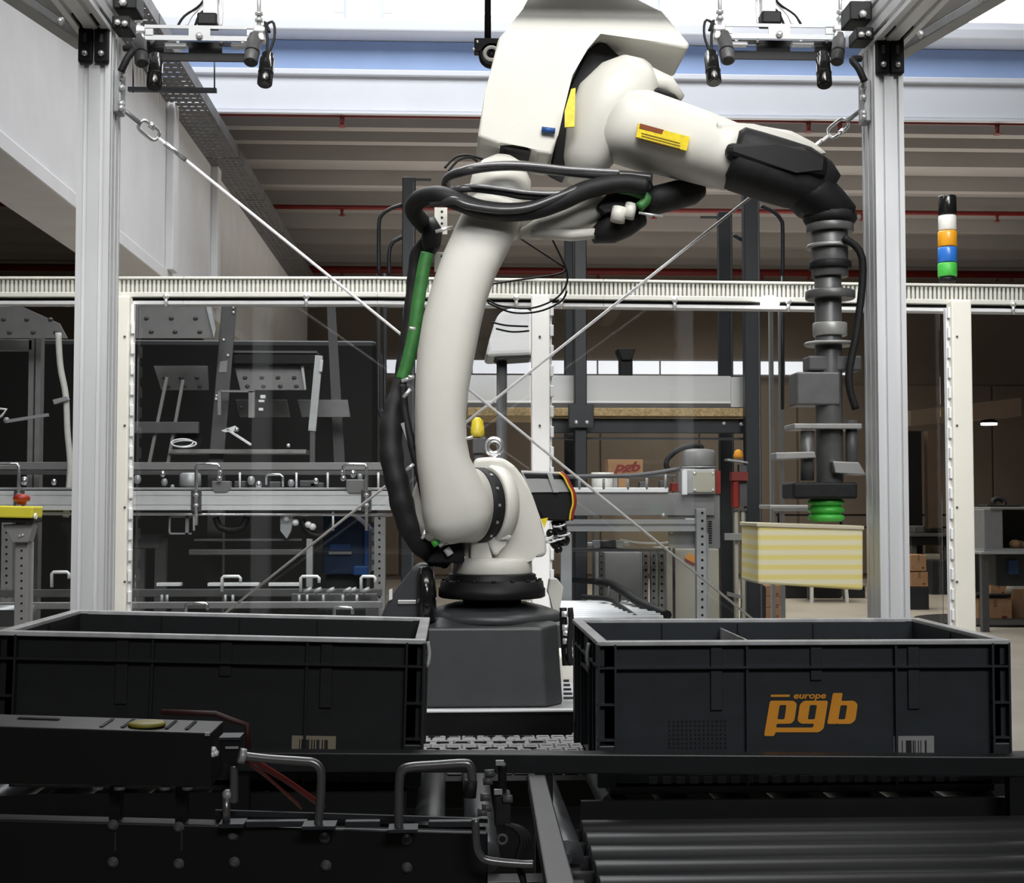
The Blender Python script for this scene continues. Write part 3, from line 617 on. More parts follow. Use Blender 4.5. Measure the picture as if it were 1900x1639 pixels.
# wrist
wr = RO('wrist', B().loft([(1352, 291, 44, .07), (1362, 294, 54, .078), (1395, 304, 55, .078), (1440, 318, 56, .075), (1480, 330, 56, .07), (1515, 345, 48, .062), (1535, 358, 36, .05)], YB - .24, 30, 3.2), BLKM)
RO('wrist_cowl', B().prism([(1350, 262), (1440, 268), (1500, 270), (1540, 290), (1535, 330), (1480, 310), (1350, 290)], YB - .32, YB - .18, .012), BLK, wr)
RO('wrist_drum', B().loft([(1480, 340, 40, .06), (1510, 365, 44, .062), (1545, 390, 36, .055), (1575, 402, 20, .04)], YB - .24, 28, 2.6), BLK, wr)
RO('wrist_gear', B().lathe(P(1540, 416, YB - .24), (0, 0, 1), [(.05, 0), (.055, .008), (.055, .02), (.045, .03), (.045, .045)], 28), BLKM, wr)
# under-elbow connectors, second motor
RO('elbow_motor', B().loft([(1195, 380, 20, .04), (1215, 372, 26, .045), (1255, 362, 26, .045), (1290, 356, 22, .04), (1305, 354, 12, .03)], YB - .10, 20), BLKM)
RO('elbow_motor', B().loft([(1100, 440, 12, .03), (1130, 425, 28, .04), (1160, 410, 30, .045), (1190, 398, 22, .04)], YB - .08, 20), BLKM)
RO('cable_clamp', B().prism([(1150, 330), (1205, 320), (1215, 350), (1195, 380), (1150, 385), (1120, 400), (1105, 385)], YB - .13, YB - .05, .006), BLK)
RO('green_sleeve', B().tube([P(x, y, YB - .15) for x, y in ((1150, 350), (1175, 355), (1200, 368), (1185, 385))], .011, 10, 4), GRN)
RO('plug', B().cyl(P(1150, 385, YB - .14), P(1145, 412, YB - .14), .016).cyl(P(1172, 378, YB - .14), P(1165, 405, YB - .14), .013), ROBW)
RO('pin', B().cyl(P(1185, 395, YB - .15), P(1230, 402, YB - .15), .003), BOLT); RO('pin', B().cyl(P(840, 422, YB - .12), P(808, 430, YB - .12), .004), BOLT)
# dress pack hoses
def hose(n, pts, r, m, d0=-.16, par=None, fn=None):
    return RO(n, B().tube([P(p[0], p[1], YB + (p[2] if len(p) > 2 else d0)) for p in pts], r, 12, 6, fn=fn), m, par)
HOSE = mat('grey_black_hose', (0.05, 0.05, 0.052), .28, .1, .1, 40)
HOSEG = mat('grey_hose', (0.20, 0.20, 0.205), .3, .2, .1, 40)
hose('air_hose', [(826, 352, -.05), (832, 330, -.1), (862, 318), (905, 310), (960, 308), (1020, 315), (1090, 322), (1160, 326), (1210, 330)], .0105, HOSE)
hose('air_hose', [(826, 350, -.06), (835, 326, -.12), (870, 311), (915, 305), (980, 306), (1050, 313), (1110, 317), (1150, 319)], .0055, HOSEG, -.168)
hose('air_hose', [(830, 362, -.1), (850, 352), (880, 350), (930, 356), (975, 364), (1030, 362), (1090, 350), (1150, 335)], .0085, HOSE)
hose('air_hose', [(838, 352, -.12), (880, 345), (930, 350), (980, 357), (1040, 358), (1100, 342)], .005, HOSEG, -.172)
hose('cable_sleeve', [(790, 420, -.02), (768, 392, -.06), (778, 370, -.1), (812, 362, -.15), (850, 374), (890, 388), (940, 394), (990, 390), (1040, 374), (1090, 352), (1150, 340), (1200, 345)], .020, BLKM, -.165)
hose('cable_sleeve', [(800, 378, -.14), (840, 372, -.18), (870, 382, -.19), (930, 390, -.185), (980, 386, -.185), (1030, 368, -.18), (1085, 345, -.17)], .009, HOSE)
for pts in (((825, 312), (845, 292), (868, 288), (890, 294), (905, 300)), ((832, 318), (850, 298), (872, 292), (886, 300))):
    hose('thin_cable', pts, .0028, BLK, -.04)
sl = hose('arm_sleeve', [(800, 440, .0), (775, 470, .02), (768, 520, .03), (762, 580, .03), (752, 650, .03), (744, 700, .02), (735, 740, .0), (726, 790, -.02), (727, 850, -.04), (738, 900, -.05), (750, 950, -.05), (770, 995, -.04), (800, 1025, -.02), (828, 1034, .0)], .026, BLKM, fn=lambda t: (.62 if t < .42 else .62 + .38 * min(1, (t - .42) * 9)) * (1 + .05 * math.sin(t * 95)))
hose('green_sleeve', [(793, 470, -.03), (786, 500, -.03), (776, 560, -.03), (768, 620, -.03), (757, 670, -.03), (746, 705, -.03)], .0145, GRN)
hose('flat_hose', [(748, 715, -.06), (752, 770, -.07), (768, 840, -.08), (785, 910, -.085), (795, 970, -.08), (806, 1000, -.07)], .009, BLKM)
for x, y, x2, y2 in ((748, 738, 762, 722), (754, 872, 768, 862), (783, 1000, 790, 985), (745, 708, 768, 700)): RO('sleeve_clip', B().cyl(P(x, y, YB - .09), P(x2, y2, YB - .09), .004, n=8), BOLT, sl)
RO('cable_guide', B().bar(P(748, 785, YB - .075), P(768, 838, YB - .08), .008, .01).bar(P(770, 845, YB - .08), P(786, 905, YB - .08), .008, .01), ALUD, sl)
for x, y in ((775, 828), (796, 912), (790, 868)): RO('cable_tie', B().cyl(P(x - 8, y, YB - .095), P(x + 8, y + 2, YB - .1), .0025, n=6), BLK, sl)
RO('hose_block', B().prism([(825, 1012), (862, 1008), (862, 1045), (790, 1046), (800, 1030)], YB - .06, YB + .02, .005), BLK)
RO('hose_fitting', B().cyl(P(812, 1000, YB - .09), P(822, 1012, YB - .09), .008).cyl(P(828, 1018, YB - .07), P(836, 1030, YB - .07), .008), ALU)
RO('green_connector', B().cyl(P(806, 1003, YB - .095), P(812, 1012, YB - .095), .009), GRNB)
# perforated brackets behind elbow
for y0, y1 in ((385, 435), (468, 505)):
    br = RO('mounting_plate', B().pb(806, y0, 830, y1, YB + .03, .004, .001), ROBW)
    b = B()
    for yy in range(y0 + 8, y1 - 4, 11): p = P(820, yy, YB + .03); b.cyl(p, p - Vector((0, .0012, 0)), .003, n=8)
    RO('hole', b, BLK, br)
RO('black_gearbox', B().loft([(795, 410, 14, .03), (802, 430, 20, .04), (800, 455, 18, .04), (796, 470, 10, .03)], YB - .01, 16), BLK)
# small loops of cable hanging behind
for k, pts in enumerate((((965, 442), (1000, 465), (1035, 488), (1050, 500), (1030, 510), (960, 520), (905, 528)), ((1025, 445), (1040, 475), (1052, 505), (1050, 530), (1030, 555), (985, 572), (930, 568), (905, 556)), ((905, 562), (950, 580), (1000, 578), (1040, 560), (1052, 540)), ((912, 598), (940, 604), (980, 606)), ((920, 610), (950, 616), (982, 614)))):
    hose('trailing_cable', pts, .0024, BLK, .35)
# gripper
YG = YB - .24; gx = lambda y: 1540 + 0 * y
def gcyl(n, y0, y1, r, m, x=1540, par=None): 
    return RO(n, B().lathe(P(x, y1, YG), (0, 0, 1), [(r * YG / F * .97, 0), (r * YG / F, .002), (r * YG / F, (P(x, y0, YG) - P(x, y1, YG)).length - .002), (r * YG / F * .97, (P(x, y0, YG) - P(x, y1, YG)).length)], 28), m, par)
GG = mat('gripper_grey', (.13, .13, .13), .4, .3, .1, 30); GL = mat('gripper_light_grey', (.36, .36, .35), .4, .3, .08, 30)
gt = gcyl('gripper_tube', 515, 905, 25, GG)
gcyl('gripper_flange', 415, 432, 44, GG); gcyl('gripper_flange', 455, 462, 44, GL); gcyl('gripper_body', 432, 515, 34, GG); gcyl('gripper_flange', 486, 500, 40, BLKM)
gcyl('clamp_collar', 540, 556, 46, GG, par=gt); gcyl('clamp_collar', 636, 642, 48, GL, par=gt); gcyl('clamp_collar', 600, 624, 32, GL, par=gt)
RO('valve_block', B().pb(1478, 690, 1560, 752, YG - .03, .07, .004), GG); RO('valve_block', B().pb(1500, 660, 1600, 688, YG - .025, .05, .004), GREYD)
RO('gripper_plate', B().pb(1474, 786, 1600, 796, YG - .045, .09, .002), GL)
RO('side_cylinder', B().cyl(P(1498, 800, YG - .02), P(1498, 892, YG - .02), .014), GG); RO('side_cylinder', B().cyl(P(1580, 780, YG - .02), P(1580, 880, YG - .02), .012), GREYD)
RO('gripper_plate', B().prism([(1440, 840), (1512, 838), (1515, 850), (1440, 853)], YG - .05, YG + .0, .002), GL)
RO('gripper_plate', B().prism([(1545, 856), (1594, 858), (1608, 882), (1550, 878)], YG - .05, YG + .01, .002), GL)
RO('gripper_manifold', B().pb(1472, 895, 1592, 926, YG - .05, .1, .005), BLKM)
RO('gripper_rim', B().pb(1428, 937, 1500, 944, YG - .05, .1, .002), GL)
RO('vacuum_hose', B().tube([P(x, y, YG - .05) for x, y in ((1565, 440), (1600, 480), (1592, 600), (1575, 700), (1588, 760))], .008, 8, 5), BLKM)
for k, y in enumerate((926, 940, 954)):
    a, c = P(1533, y + 14, YG), P(1533, y, YG); rr_ = 34 * YG / F; RO('suction_bellows', B().lathe(a, (0, 0, 1), [(rr_ * .8, 0), (rr_, .006), (rr_, .011), (rr_ * .8, (c - a).length)], 28), GRNB)
# carton held by the gripper
ct = T('held_carton', 'pale yellow carton with striped print held under the robot gripper', 'carton', P(1510, 1090, YG))
x0, x1 = P(1410, 1030, YG - .07).x, P(1612, 1030, YG - .07).x
b = B().prism([(1406, 974), (1602, 980), (1602, 1096), (1406, 1084)], YG - .07, YG + .09, .005)
O('carton_body', b, CARTON, ct)
O('carton_lid', B().prism([(1404, 970), (1604, 976), (1604, 984), (1404, 978)], YG - .073, YG + .093, .002), mat('pale_carton', (.66, .60, .44), .7, 0, .05, 20), ct)
# robot plinth and beam
pz = P(900, 1312, 2.98).z
t = T('robot_plinth', 'dark steel plinth with pale top edge carrying the robot base', 'plinth', (.08, 3.1, 0))
O('top_plate', B().box(-.2, .36, 2.78, 3.4, pz - .012, pz - .001, .002), ALUD, t)
O('column', B().box(-.12, .28, 2.9, 3.35, .02, pz - .012, .004), ANTH, t); O('foot_plate', B().box(-.2, .36, 2.8, 3.42, 0, .02), ANTH, t)
b = B()
for i in range(5): b.pb(1046, 1262 + i * 8, 1056 + i * 2, 1266 + i * 8, 3.05, .01)
O('vent_grille', b, ANTH, t)
# white enclosure just right of the base
O('white_cabinet', B().box(P(1044, 1240, 3.3).x, P(1075, 1240, 3.3).x + .12, 3.42, 3.6, 0, P(1044, 1216, 3.42).z, .01), CREAM, label='white cabinet partly visible between robot base and right tote', cat='cabinet')
t = T('valve_terminal', 'small metal valve stack with black tubes right of the robot base', 'valve', P(1052, 1220, 3.0))
for i, (x, y) in enumerate(((1048, 1140), (1049, 1165), (1050, 1175), (1050, 1190), (1056, 1208))): O('fitting', B().cyl(P(x - 6, y, 3.0), P(x + 8, y, 3.0), .007, n=10), BOLT, t)
O('tube', B().tube([P(x, y, 2.99) for x, y in ((1058, 1128), (1060, 1160), (1056, 1200), (1060, 1235))], .006, 8, 4), BLKM, t); O('tube', B().tube([P(x, y, 3.01) for x, y in ((1045, 1128), (1046, 1170), (1050, 1235))], .008, 8, 4), BLK, t)
# =================================================================== TOTES AND FRONT CONVEYOR
ZT = ZC - .412          # conveyor top
def tote(name, label, m, loc, rot, right):
    t = T(name, label, 'crate', loc, None, rot); W = .3; D = .4; H = .22
    def OL(n, b, mm, par=t, **k): return O(n, b, mm, par, local=True, **k)
    e = .012
    b = B()     # walls, floor
    b.box(-W + e, W - e, e, e + .004, .012, H - .006).box(-W + e, W - e, D - e - .004, D - e, .012, H - .006)
    b.box(-W + e, -W + e + .004, e, D - e, .012, H - .006).box(W - e - .004, W - e, e, D - e, .012, H - .006)
    b.box(-W + e, W - e, e, D - e, .012, .017)
    OL('body', b, m)
    b = B()     # rim frame
    b.box(-W, W, 0, .014, H - .007, H, .0015).box(-W, W, D - .014, D, H - .007, H, .0015).box(-W, -W + .016, .012, D - .012, H - .007, H, .0015).box(W - .016, W, .012, D - .012, H - .007, H, .0015)
    OL('rim', b, RIMM)
    b = B()     # band flange
    z = H - .040
    b.box(-W + .001, W - .001, .001, .014, z, z + .003).box(-W + .001, W - .001, D - .014, D - .001, z, z + .003).box(-W + .001, -W + .014, .002, D - .002, z, z + .003).box(W - .014, W - .001, .002, D - .002, z, z + .003)
    OL('band', b, m)
    for sx in (-1, 1):          # corner cells
        for yy, sy in ((0, 1), (D, -1)):
            xa = sx * (W - .001); xb = sx * (W - .028); b = B()
            b.box(min(xb, xb + sx * .003), max(xb, xb + sx * .003), min(yy, yy + sy * .013), max(yy, yy + sy * .013), .05, H - .005)
            b.box(min(xa, xa - sx * .003), max(xa, xa - sx * .003), min(yy, yy + sy * .03), max(yy, yy + sy * .03), .05, H - .005)
            b.box(min(xa, xb), max(xa, xb), min(yy + sy * .001, yy + sy * .012), max(yy + sy * .001, yy + sy * .012), H - .092, H - .089)
            b.box(min(xa, xb), max(xa, xb), min(yy + sy * .001, yy + sy * .012), max(yy + sy * .001, yy + sy * .012), H - .142, H - .139)
            b.box(min(xa, xb), max(xa, xb), min(yy + sy * .002, yy + sy * .013), max(yy + sy * .002, yy + sy * .013), .012, .05 + .022, .002)
            b.box(min(xa, xb), max(xa, xb), min(yy + sy * .012, yy + sy * .0145), max(yy + sy * .012, yy + sy * .0145), .012, H - .005)
            OL('corner_cell', b, m)
        # short side: handle opening frame and ribs
        xs = sx * (W - e); xo = sx * (W - .001)
        for y0 in (.07, .135, .262, .325):
            OL('rib', B().box(min(xs, xo), max(xs, xo), y0, y0 + .003, .03, H - .006), m)
        OL('handle_shell', B().box(min(xs, xo), max(xs, xo), .138, .262, H - .062, H - .058).box(min(xs, xs + sx * .006), max(xs, xs + sx * .006), .145, .255, H - .056, H - .012, .002), BLK)
        OL('rail_lug', B().tube([(sx * (W + .001), .1, H - .012), (sx * (W + .004), .1, H - .03), (sx * (W + .002), .1, H - .05)], .003, 6, 3), RIMM)
    # front ribs (x fraction, top, bottom, width, depth)
    for fx, wd, z0, z1, dep in ((-.0835, .003, .012, H - .008, .008), (.133, .003, .012, H - .008, .008)):
        OL('rib', B().box(fx - wd / 2, fx + wd / 2, e - dep, e, z0, z1), m)
    for fx, zb in ((-.127, H - .10), (.018, H - .058), (.16, H - .10)):
        OL('wide_rib', B().box(fx - .0085, fx + .0085, e - .004, e, zb, H - .008, .001), m)
        OL('wide_rib', B().box(fx - .0085, fx + .0085, D - e, D - e + .004, zb, H - .008, .001), m)
    for fx in (-.15, -.02, .11): OL('inner_seam', B().box(fx, fx + .002, D - e - .0055, D - e - .004, .02, H - .008), BLK)
    for sx in (-1, 1): OL('inner_seam', B().box(sx * (W - e - .005) - .0008, sx * (W - e - .005) + .0008, .2, .202, .02, H - .008), BLK)
    OL('base_ridge', B().box(-W + .03, W - .03, .02, .03, 0, .014).box(-W + .03, W - .03, D - .03, D - .02, 0, .014).box(-W + .02, -W + .03, .02, D - .02, 0, .014).box(W - .03, W - .02, .02, D - .02, 0, .014), m)
    b = B()
    for k in range(23):
        x = -.225 + k * .0198; b.box(x, x + .0125, e - .002, e, .016, .026)
    OL('base_tab', b, GREYD if right else m)  # right tote's tabs greyed to stand for light reflecting in the base holes
    return t, OL
RIMM = mat('worn_lit_rim_plastic', (.50, .505, .51), .28, 0, .2, 30)  # paled beyond wear so the rim highlight sits in the colour
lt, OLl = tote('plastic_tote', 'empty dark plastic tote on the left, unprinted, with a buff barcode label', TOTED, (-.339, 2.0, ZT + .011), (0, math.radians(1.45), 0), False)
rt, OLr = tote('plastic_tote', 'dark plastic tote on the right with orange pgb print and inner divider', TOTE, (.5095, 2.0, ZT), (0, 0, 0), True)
lt['group'] = rt['group'] = 'plastic totes on the front conveyor'
OLr('divider', B().box(-.05, -.047, .018, .382, .016, .205), RIMM)
# print on right tote: pixel to local plane
e = .012
def lp(zx, zy):      # crop coords -> local x, z of tote front panel
    px, py = 1350 + zx / 4.222, 1240 + zy / 4.222
    p = P(px, py, 2.0 + e - .0006); return (p.x - .5095, p.z - ZT)
def plane_obj(name, me, m, y, par, OLf):
    b = B(); b.add(me, Matrix(((1, 0, 0, 0), (0, 0, -1, y), (0, 1, 0, 0), (0, 0, 0, 1)))); return OLf(name, b, m)
pgl = rnd([(332, 256), (518, 256), (543, 280), (523, 410), (496, 436), (384, 436), (378, 467), (660, 467), (672, 460), (676, 436), (575, 436), (547, 412), (566, 284), (600, 256), (787, 256), (752, 475), (715, 503), (373, 503), (367, 532), (285, 532)], 16)
ph = rnd([(408, 290), (461, 290), (445, 402), (390, 402)], 10); gh = rnd([(645, 290), (700, 290), (682, 402), (628, 402)], 10)
bl = rnd([(825, 195), (903, 195), (890, 258), (992, 256), (1019, 285), (1001, 408), (965, 438), (862, 438), (860, 428), (855, 438), (780, 438)], 14); bh = rnd([(885, 292), (937, 292), (920, 402), (867, 402)], 10)
ds = [(340, 208), (488, 208), (485, 226), (337, 226)]
logo = shape_mesh([[lp(*q) for q in l] for l in (pgl, ph, gh, bl, bh, ds)], .0003)
lo_ = plane_obj('orange_print', logo, ORG, e - .0006, rt, OLr); lo_['label'] = 'orange pgb lettering printed on the front'
te = text_mesh('europe', .0125, .2, .0003, .0003, 1.3); cxx, czz = lp(640, 217)
b = B(); b.add(te, Matrix(((1, 0, 0, cxx), (0, 0, -1, e - .0006), (0, 1, 0, czz), (0, 0, 0, 1)))); OLr('small_print', b, ORG)
def barcode(OLf, x0, x1, z0, z1, paper, n, bars):
    lb = OLf('barcode_label', B().box(x0, x1, e - .0012, e, z0, z1), paper)
    b = B()
    for a, w2 in bars: b.box(x0 + (x1 - x0) * a, x0 + (x1 - x0) * (a + w2), e - .0018, e - .0012, z0, z1 - (z1 - z0) * .15)
    o = O('barcode', b, INK, lb, local=True)
barcode(OLr, .130, .189, .040, .081, PAPER, 0, ((.2, .02), (.3, .14), (.47, .03), (.52, .02), (.6, .02), (.66, .02), (.77, .04)))
barcode(OLl, .1145, .1765, .046, .080, PAPERY, 0, ((.17, .02), (.22, .05), (.31, .09), (.44, .03), (.5, .03), (.56, .07), (.68, .03), (.74, .08)))
b = B()
for i in range(14):
    for k in range(7): b.box(-.196 + i * .0062, -.1935 + i * .0062, e - .0015, e, .066 + k * .0062, .0685 + k * .0062)
OLr('dot_grid', b, TOTED)
# rollers running front to back beneath totes
t = T('transfer_conveyor', 'dark roller transfer conveyor beneath both totes', 'conveyor', (0, 1.95, .0))
def rollmesh(L):
    q = B(); q.lathe((0, -L / 2, 0), (0, 1, 0), [(.006, 0), (.006, .01), (.0205, .0101), (.021, .012), (.021, L - .02), (.0205, L - .017), (.006, L - .0169), (.006, L)], 20); return mesh_of(q, ROLL, 'roller')
RML, RMS = rollmesh(.68), rollmesh(.42)
for x in (-.027, .042, .1456): I('roller', RML, t, (x, 2.08, ZT - .0215))
for x in [-.12 - .09 * k for k in range(7)] + [.24 + .09 * k for k in range(7)]: I('roller', RMS, t, (x, 2.24, ZT - .0215))
O('side_frame', B().box(-1.1, .13, 1.69, 1.73, ZT - .11, ZT - .035, .002), SHADE, t); O('side_frame', B().box(-1.1, 1.1, 2.45, 2.49, ZT - .11, ZT - .025, .002), SHADE, t)
for x in (-1.0, -.1, 1.0):
    for y in ((1.71, 2.47) if x < .5 else (2.47,)): O('leg', B().box(x - .025, x + .025, y - .018, y + .018, 0, ZT - .11, .002), SHADE, t)
b = B()
for k in range(40): b.box(-.62 + k * .04, -.60 + k * .04, 1.735, 1.755, ZT - .028, ZT - .02)
# front guide rail
t = T('guide_rail', 'long dark horizontal guide rail in front of both totes', 'rail', P(1160, 1445, 1.93))
O('bar', B().hexa([P(428, 1432, 1.93), P(1960, 1443, 1.93), P(1960, 1405, 1.93), P(428, 1396, 1.93), P(428, 1432, 1.93) + Vector((0, .03, 0)), P(1960, 1443, 1.93) + Vector((0, .03, 0)), P(1960, 1405, 1.93) + Vector((0, .03, 0)), P(428, 1396, 1.93) + Vector((0, .03, 0))], .002), mat('rail_dark', (.014, .015, .016), .4, .2, .1, 20), t)
for x in (445, 1010, 1890):
    p = P(x, 1440, 1.93); O('bracket', B().box(p.x - .012, p.x + .012, 1.932, 1.95, ZT - .2, p.z - .0), SHADE, t)
O('gap_shade_sheet', B().box(.185, .99, 1.983, 1.993, ZT - .12, ZT - .002), SHADE, t); O('gap_shade_sheet', B().box(-.75, -.06, 1.983, 1.993, ZT - .12, ZT + .013), SHADE, t)  # dark sheets added over the roller ends, standing for the shaded gap under totes
# modular belt between totes
bz = ZT - .006
t = T('modular_belt', 'light grey modular conveyor belt visible between the totes', 'conveyor belt', (.08, 2.45, bz - .02))
_b = B(); _b.box(-.0125, .0125, -.021, .021, -.012, 0, .003).box(-.008, .008, -.004, .004, -.001, .0015); BMm = mesh_of(_b, BELT, 'belt_module')
y = 2.29; r = 0
while y < 2.60:
    for k in range(14):
        x = -.10 + k * .027 + (.0135 if r % 2 else 0)
        if x < .27: I('belt_module', BMm, t, (x, y, bz))
    y += .0455; r += 1
_b = B(); _b.box(-.01, .01, -.0012, .0012, 0, .003); HM = mesh_of(_b, BLK, 'hinge_slot')
O('belt_underlay', B().box(-.115, .28, 2.27, 2.62, bz - .022, bz - .014), GREYD, t)
for k in range(8):
    for j in range(5): I('hinge_slot', HM, t, (-.095 + k * .0335 + (.016 if j % 2 else 0), 2.315 + j * .062, bz - .0005), scale=(1.1, 1.6, 1))
O('belt_edge', B().box(.225, .275, 2.28, 2.6, bz - .012, bz + .001, .002), BELT, t)
for x in (-.1, .26): O('leg', B().box(x - .02, x + .02, 2.5, 2.54, 0, bz - .02), SHADE, t)
t = T('cross_beam', 'black cross beam with bright upper edge behind the modular belt', 'beam', (.08, 2.68, 0))
zt2 = P(900, 1318, 2.68).z
O('beam', B().box(-.5, .62, 2.68, 2.73, zt2 - .055, zt2 - .004, .002), BLK, t); O('edge_strip', B().box(-.5, .62, 2.676, 2.70, zt2 - .004, zt2, .001), ALU, t)
for x in (-.48, .6): O('leg', B().box(x - .02, x + .02, 2.685, 2.725, 0, zt2 - .055), BLK, t)
# lateral rollers at lower right
t = T('roller_conveyor', 'near roller conveyor with wide dark rollers at the lower right', 'conveyor', (.6, 1.7, 0))
_b = B(); _b.lathe((0, 0, 0), (1, 0, 0), [(.006, -.01), (.006, 0), (.024, .0001), (.025, .002), (.025, .798), (.024, .80), (.006, .8001), (.006, .81)], 24); RM2 = mesh_of(_b, ROLLD, 'roller')
for k in range(8):
    Y = 1.905 - k * .0715; I('roller', RM2, t, (P(1078 + 8 * k, 1560, Y).x, Y, ZT - .036))
xl = .165
O('side_frame', B().box(xl - .025, xl - .004, 1.36, 1.93, ZT - .1, ZT - .03, .002), SHADE, t); O('side_frame', B().box(.99, 1.01, 1.36, 1.93, ZT - .1, ZT - .02, .002), SHADE, t)
for k in range(8): O('chain_sprocket', B().cyl((xl - .03, 1.905 - k * .0715, ZT - .036), (xl + .012, 1.905 - k * .0715, ZT - .036), .013, n=12), BLKM, t)
O('leg', B().box(xl - .025, xl, 1.4, 1.44, 0, ZT - .1), SHADE, t); O('leg', B().box(.985, 1.01, 1.4, 1.44, 0, ZT - .1), SHADE, t)
# dark flat bar coming toward the camera
a, c = P(996, 1438, 1.9), P(1040, 1640, 1.52)
O('divider_bar', B().hexa([a + Vector((-.012, 0, -.02)), a + Vector((.012, 0, -.02)), a + Vector((.012, 0, 0)), a + Vector((-.012, 0, 0)), c + Vector((-.018, -.12, -.02)), c + Vector((.014, -.12, -.02)), c + Vector((.014, -.12, 0)), c + Vector((-.018, -.12, 0))], .002), mat('bar_dark', (.03, .03, .031), .4, .2, .1, 20), label='flat dark steel bar running toward the camera left of the near rollers', cat='bar')
# front left dark frame
t = T('front_frame', 'black conveyor side frame with round bolts along the bottom left', 'conveyor frame', (-.3, 1.62, 0))
O('side_panel', B().hexa([P(-60, 1700, 1.62), P(905, 1720, 1.62), P(905, 1545, 1.62), P(-60, 1520, 1.62), P(-60, 1700, 1.62) + Vector((0, .03, 0)), P(905, 1720, 1.62) + Vector((0, .03, 0)), P(905, 1545, 1.62) + Vector((0, .03, 0)), P(-60, 1520, 1.62) + Vector((0, .03, 0))], .002), SHADE, t)
O('top_rail', B().hexa([P(400, 1514, 1.64), P(905, 1528, 1.64), P(905, 1520, 1.64), P(400, 1504, 1.64), P(400, 1514, 1.66), P(905, 1528, 1.66), P(905, 1518, 1.68), P(400, 1502, 1.68)]), ANTH, t)
for x, y in ((210, 1523), (332, 1527), (432, 1550), (602, 1555), (755, 1558), (210, 1600), (332, 1603), (435, 1600), (755, 1610), (605, 1606)):
    p = P(x, y + (0 if y > 1540 else 8), 1.62); o = O('bolt', B().lathe(p, (0, -1, 0), [(.0062, 0), (.0062, .002), (.004, .0021), (.004, .005), (.003, .0055)], 14), GREYD, t)
for x in (212, 335): O('slot', B().pb(x, 1545, x + 4, 1580, 1.618, .002), ANTH, t)
for a, c in ((455, 570), (640, 705), (795, 880)): O('upper_plate', B().pb(a, 1524, c, 1536, 1.612, .01, .001), ANTH, t)
for x in (-.5, .0): O('leg', B().box(x - .02, x + .02, 1.625, 1.65, 0, ZT - .3), SHADE, t)
# black sensor housing on the left
t = T('sensor_housing', 'long black slotted housing at lower left in front of the left tote', 'housing', P(200, 1455, 1.6))
HB = mat('housing_black', (.007, .007, .007), .4, .1, .1, 20)
q = [P(-60, 1455, 1.6), P(392, 1462, 1.6), P(392, 1360, 1.6), P(-60, 1346, 1.6)]
q2 = [Vector((v.x, 1.685, v.z)) for v in q]
hb = O('body', B().hexa(q + q2, .0015), HB, t)
def topp(x, f):      # point on top face ; x px on front edge, f 0..1 depth
    a = P(x, 1346 + (x + 60) / 452 * 14 - .6, 1.6); return Vector((a.x, 1.6 + .085 * f, a.z + .0006))
for x in (178, 218, 300, 338):
    b = B(); b.hexa([topp(x, .15), topp(x + 7, .15), topp(x + 7, .85), topp(x, .85)] + [v + Vector((0, 0, .0004)) for v in (topp(x, .15), topp(x + 7, .15), topp(x + 7, .85), topp(x, .85))]); O('slot', b, BLKG, hb)
O('slot', B().hexa([topp(5, .6), topp(85, .6), topp(85, .72), topp(5, .72)] + [v + Vector((0, 0, .0004)) for v in (topp(5, .6), topp(85, .6), topp(85, .72), topp(5, .72))]), BLKG, hb)
O('warning_roundel', B().lathe(topp(262, .35), (0, 0, 1), [(.021, 0), (.021, .003), (.018, .0045), (.006, .005)], 24), mat('yellow_roundel', (.25, .21, .03), .5, 0, .2, 60), t)
for x in (182, 222, 306, 348): O('hex_bolt', B().cyl(P(x, 1461, 1.6), P(x, 1466, 1.6), .0065, n=6), GREYD, t)
O('edge_latch', B().pb(380, 1360, 389, 1366, 1.597, .004), ALUD, t)
for x in (212, 335): O('support', B().pb(x - 10, 1462, x + 10, 1560, 1.63, .02), SHADE, t)
# chrome handles and clamps
def chrome(lab, pts, r, Y):
    t = T('bent_handle', lab, 'handle', P(pts[0][0], pts[0][1], Y), 'bent chrome rods at front')
    O('rod', B().tube([P(x, y, Y + (q[0] if q else 0)) for x, y, *q in pts], r, 10, 5), CHROMED, t); return t
CHROMED = mat('shaded_chrome', (.20, .20, .20), .3, .7, .05, 30)  # darkened chrome copy, the foreground's shade is in its colour
h1 = chrome('bent chrome rod handle next to the black housing', [(447, 1403), (500, 1409), (560, 1413), (582, 1416), (594, 1428), (596, 1450), (593, 1500), (590, 1535)], .005, 1.6)
O('end_cap', B().cyl(P(455, 1404, 1.598), P(443, 1402, 1.596), .0085, n=14), ALUD, h1); O('foot_plate', B().pb(560, 1534, 622, 1540, 1.585, .03), ANTH, h1)
h2 = chrome('bent chrome rod handle left of the black sensor block', [(740, 1540), (740, 1490), (741, 1450), (745, 1432), (760, 1424), (810, 1420), (860, 1417), (872, 1422), (876, 1440), (874, 1480)], .0052, 1.6)
O('grip', B().cyl(P(874, 1448, 1.6), P(871, 1480, 1.6), .0075, n=12), BLKM, h2); O('foot_plate', B().pb(720, 1540, 775, 1546, 1.585, .03), ANTH, h2)
h3 = chrome('short chrome support rod under the black housing clamp', [(434, 1420), (434, 1450), (434, 1490)], .0048, 1.61)
O('knuckle', B().sph(P(422, 1475, 1.61), .006), ALUD, h3); O('lower_rod', B().cyl(P(420, 1478, 1.61), P(420, 1530, 1.61), .0045), CHROMED, h3); O('foot', B().pb(405, 1530, 452, 1537, 1.6, .03), ANTH, h3)
h4 = chrome('low chrome rod bending right at the bottom centre', [(882, 1520), (884, 1565), (890, 1585), (905, 1597), (960, 1603), (990, 1604)], .0045, 1.58)
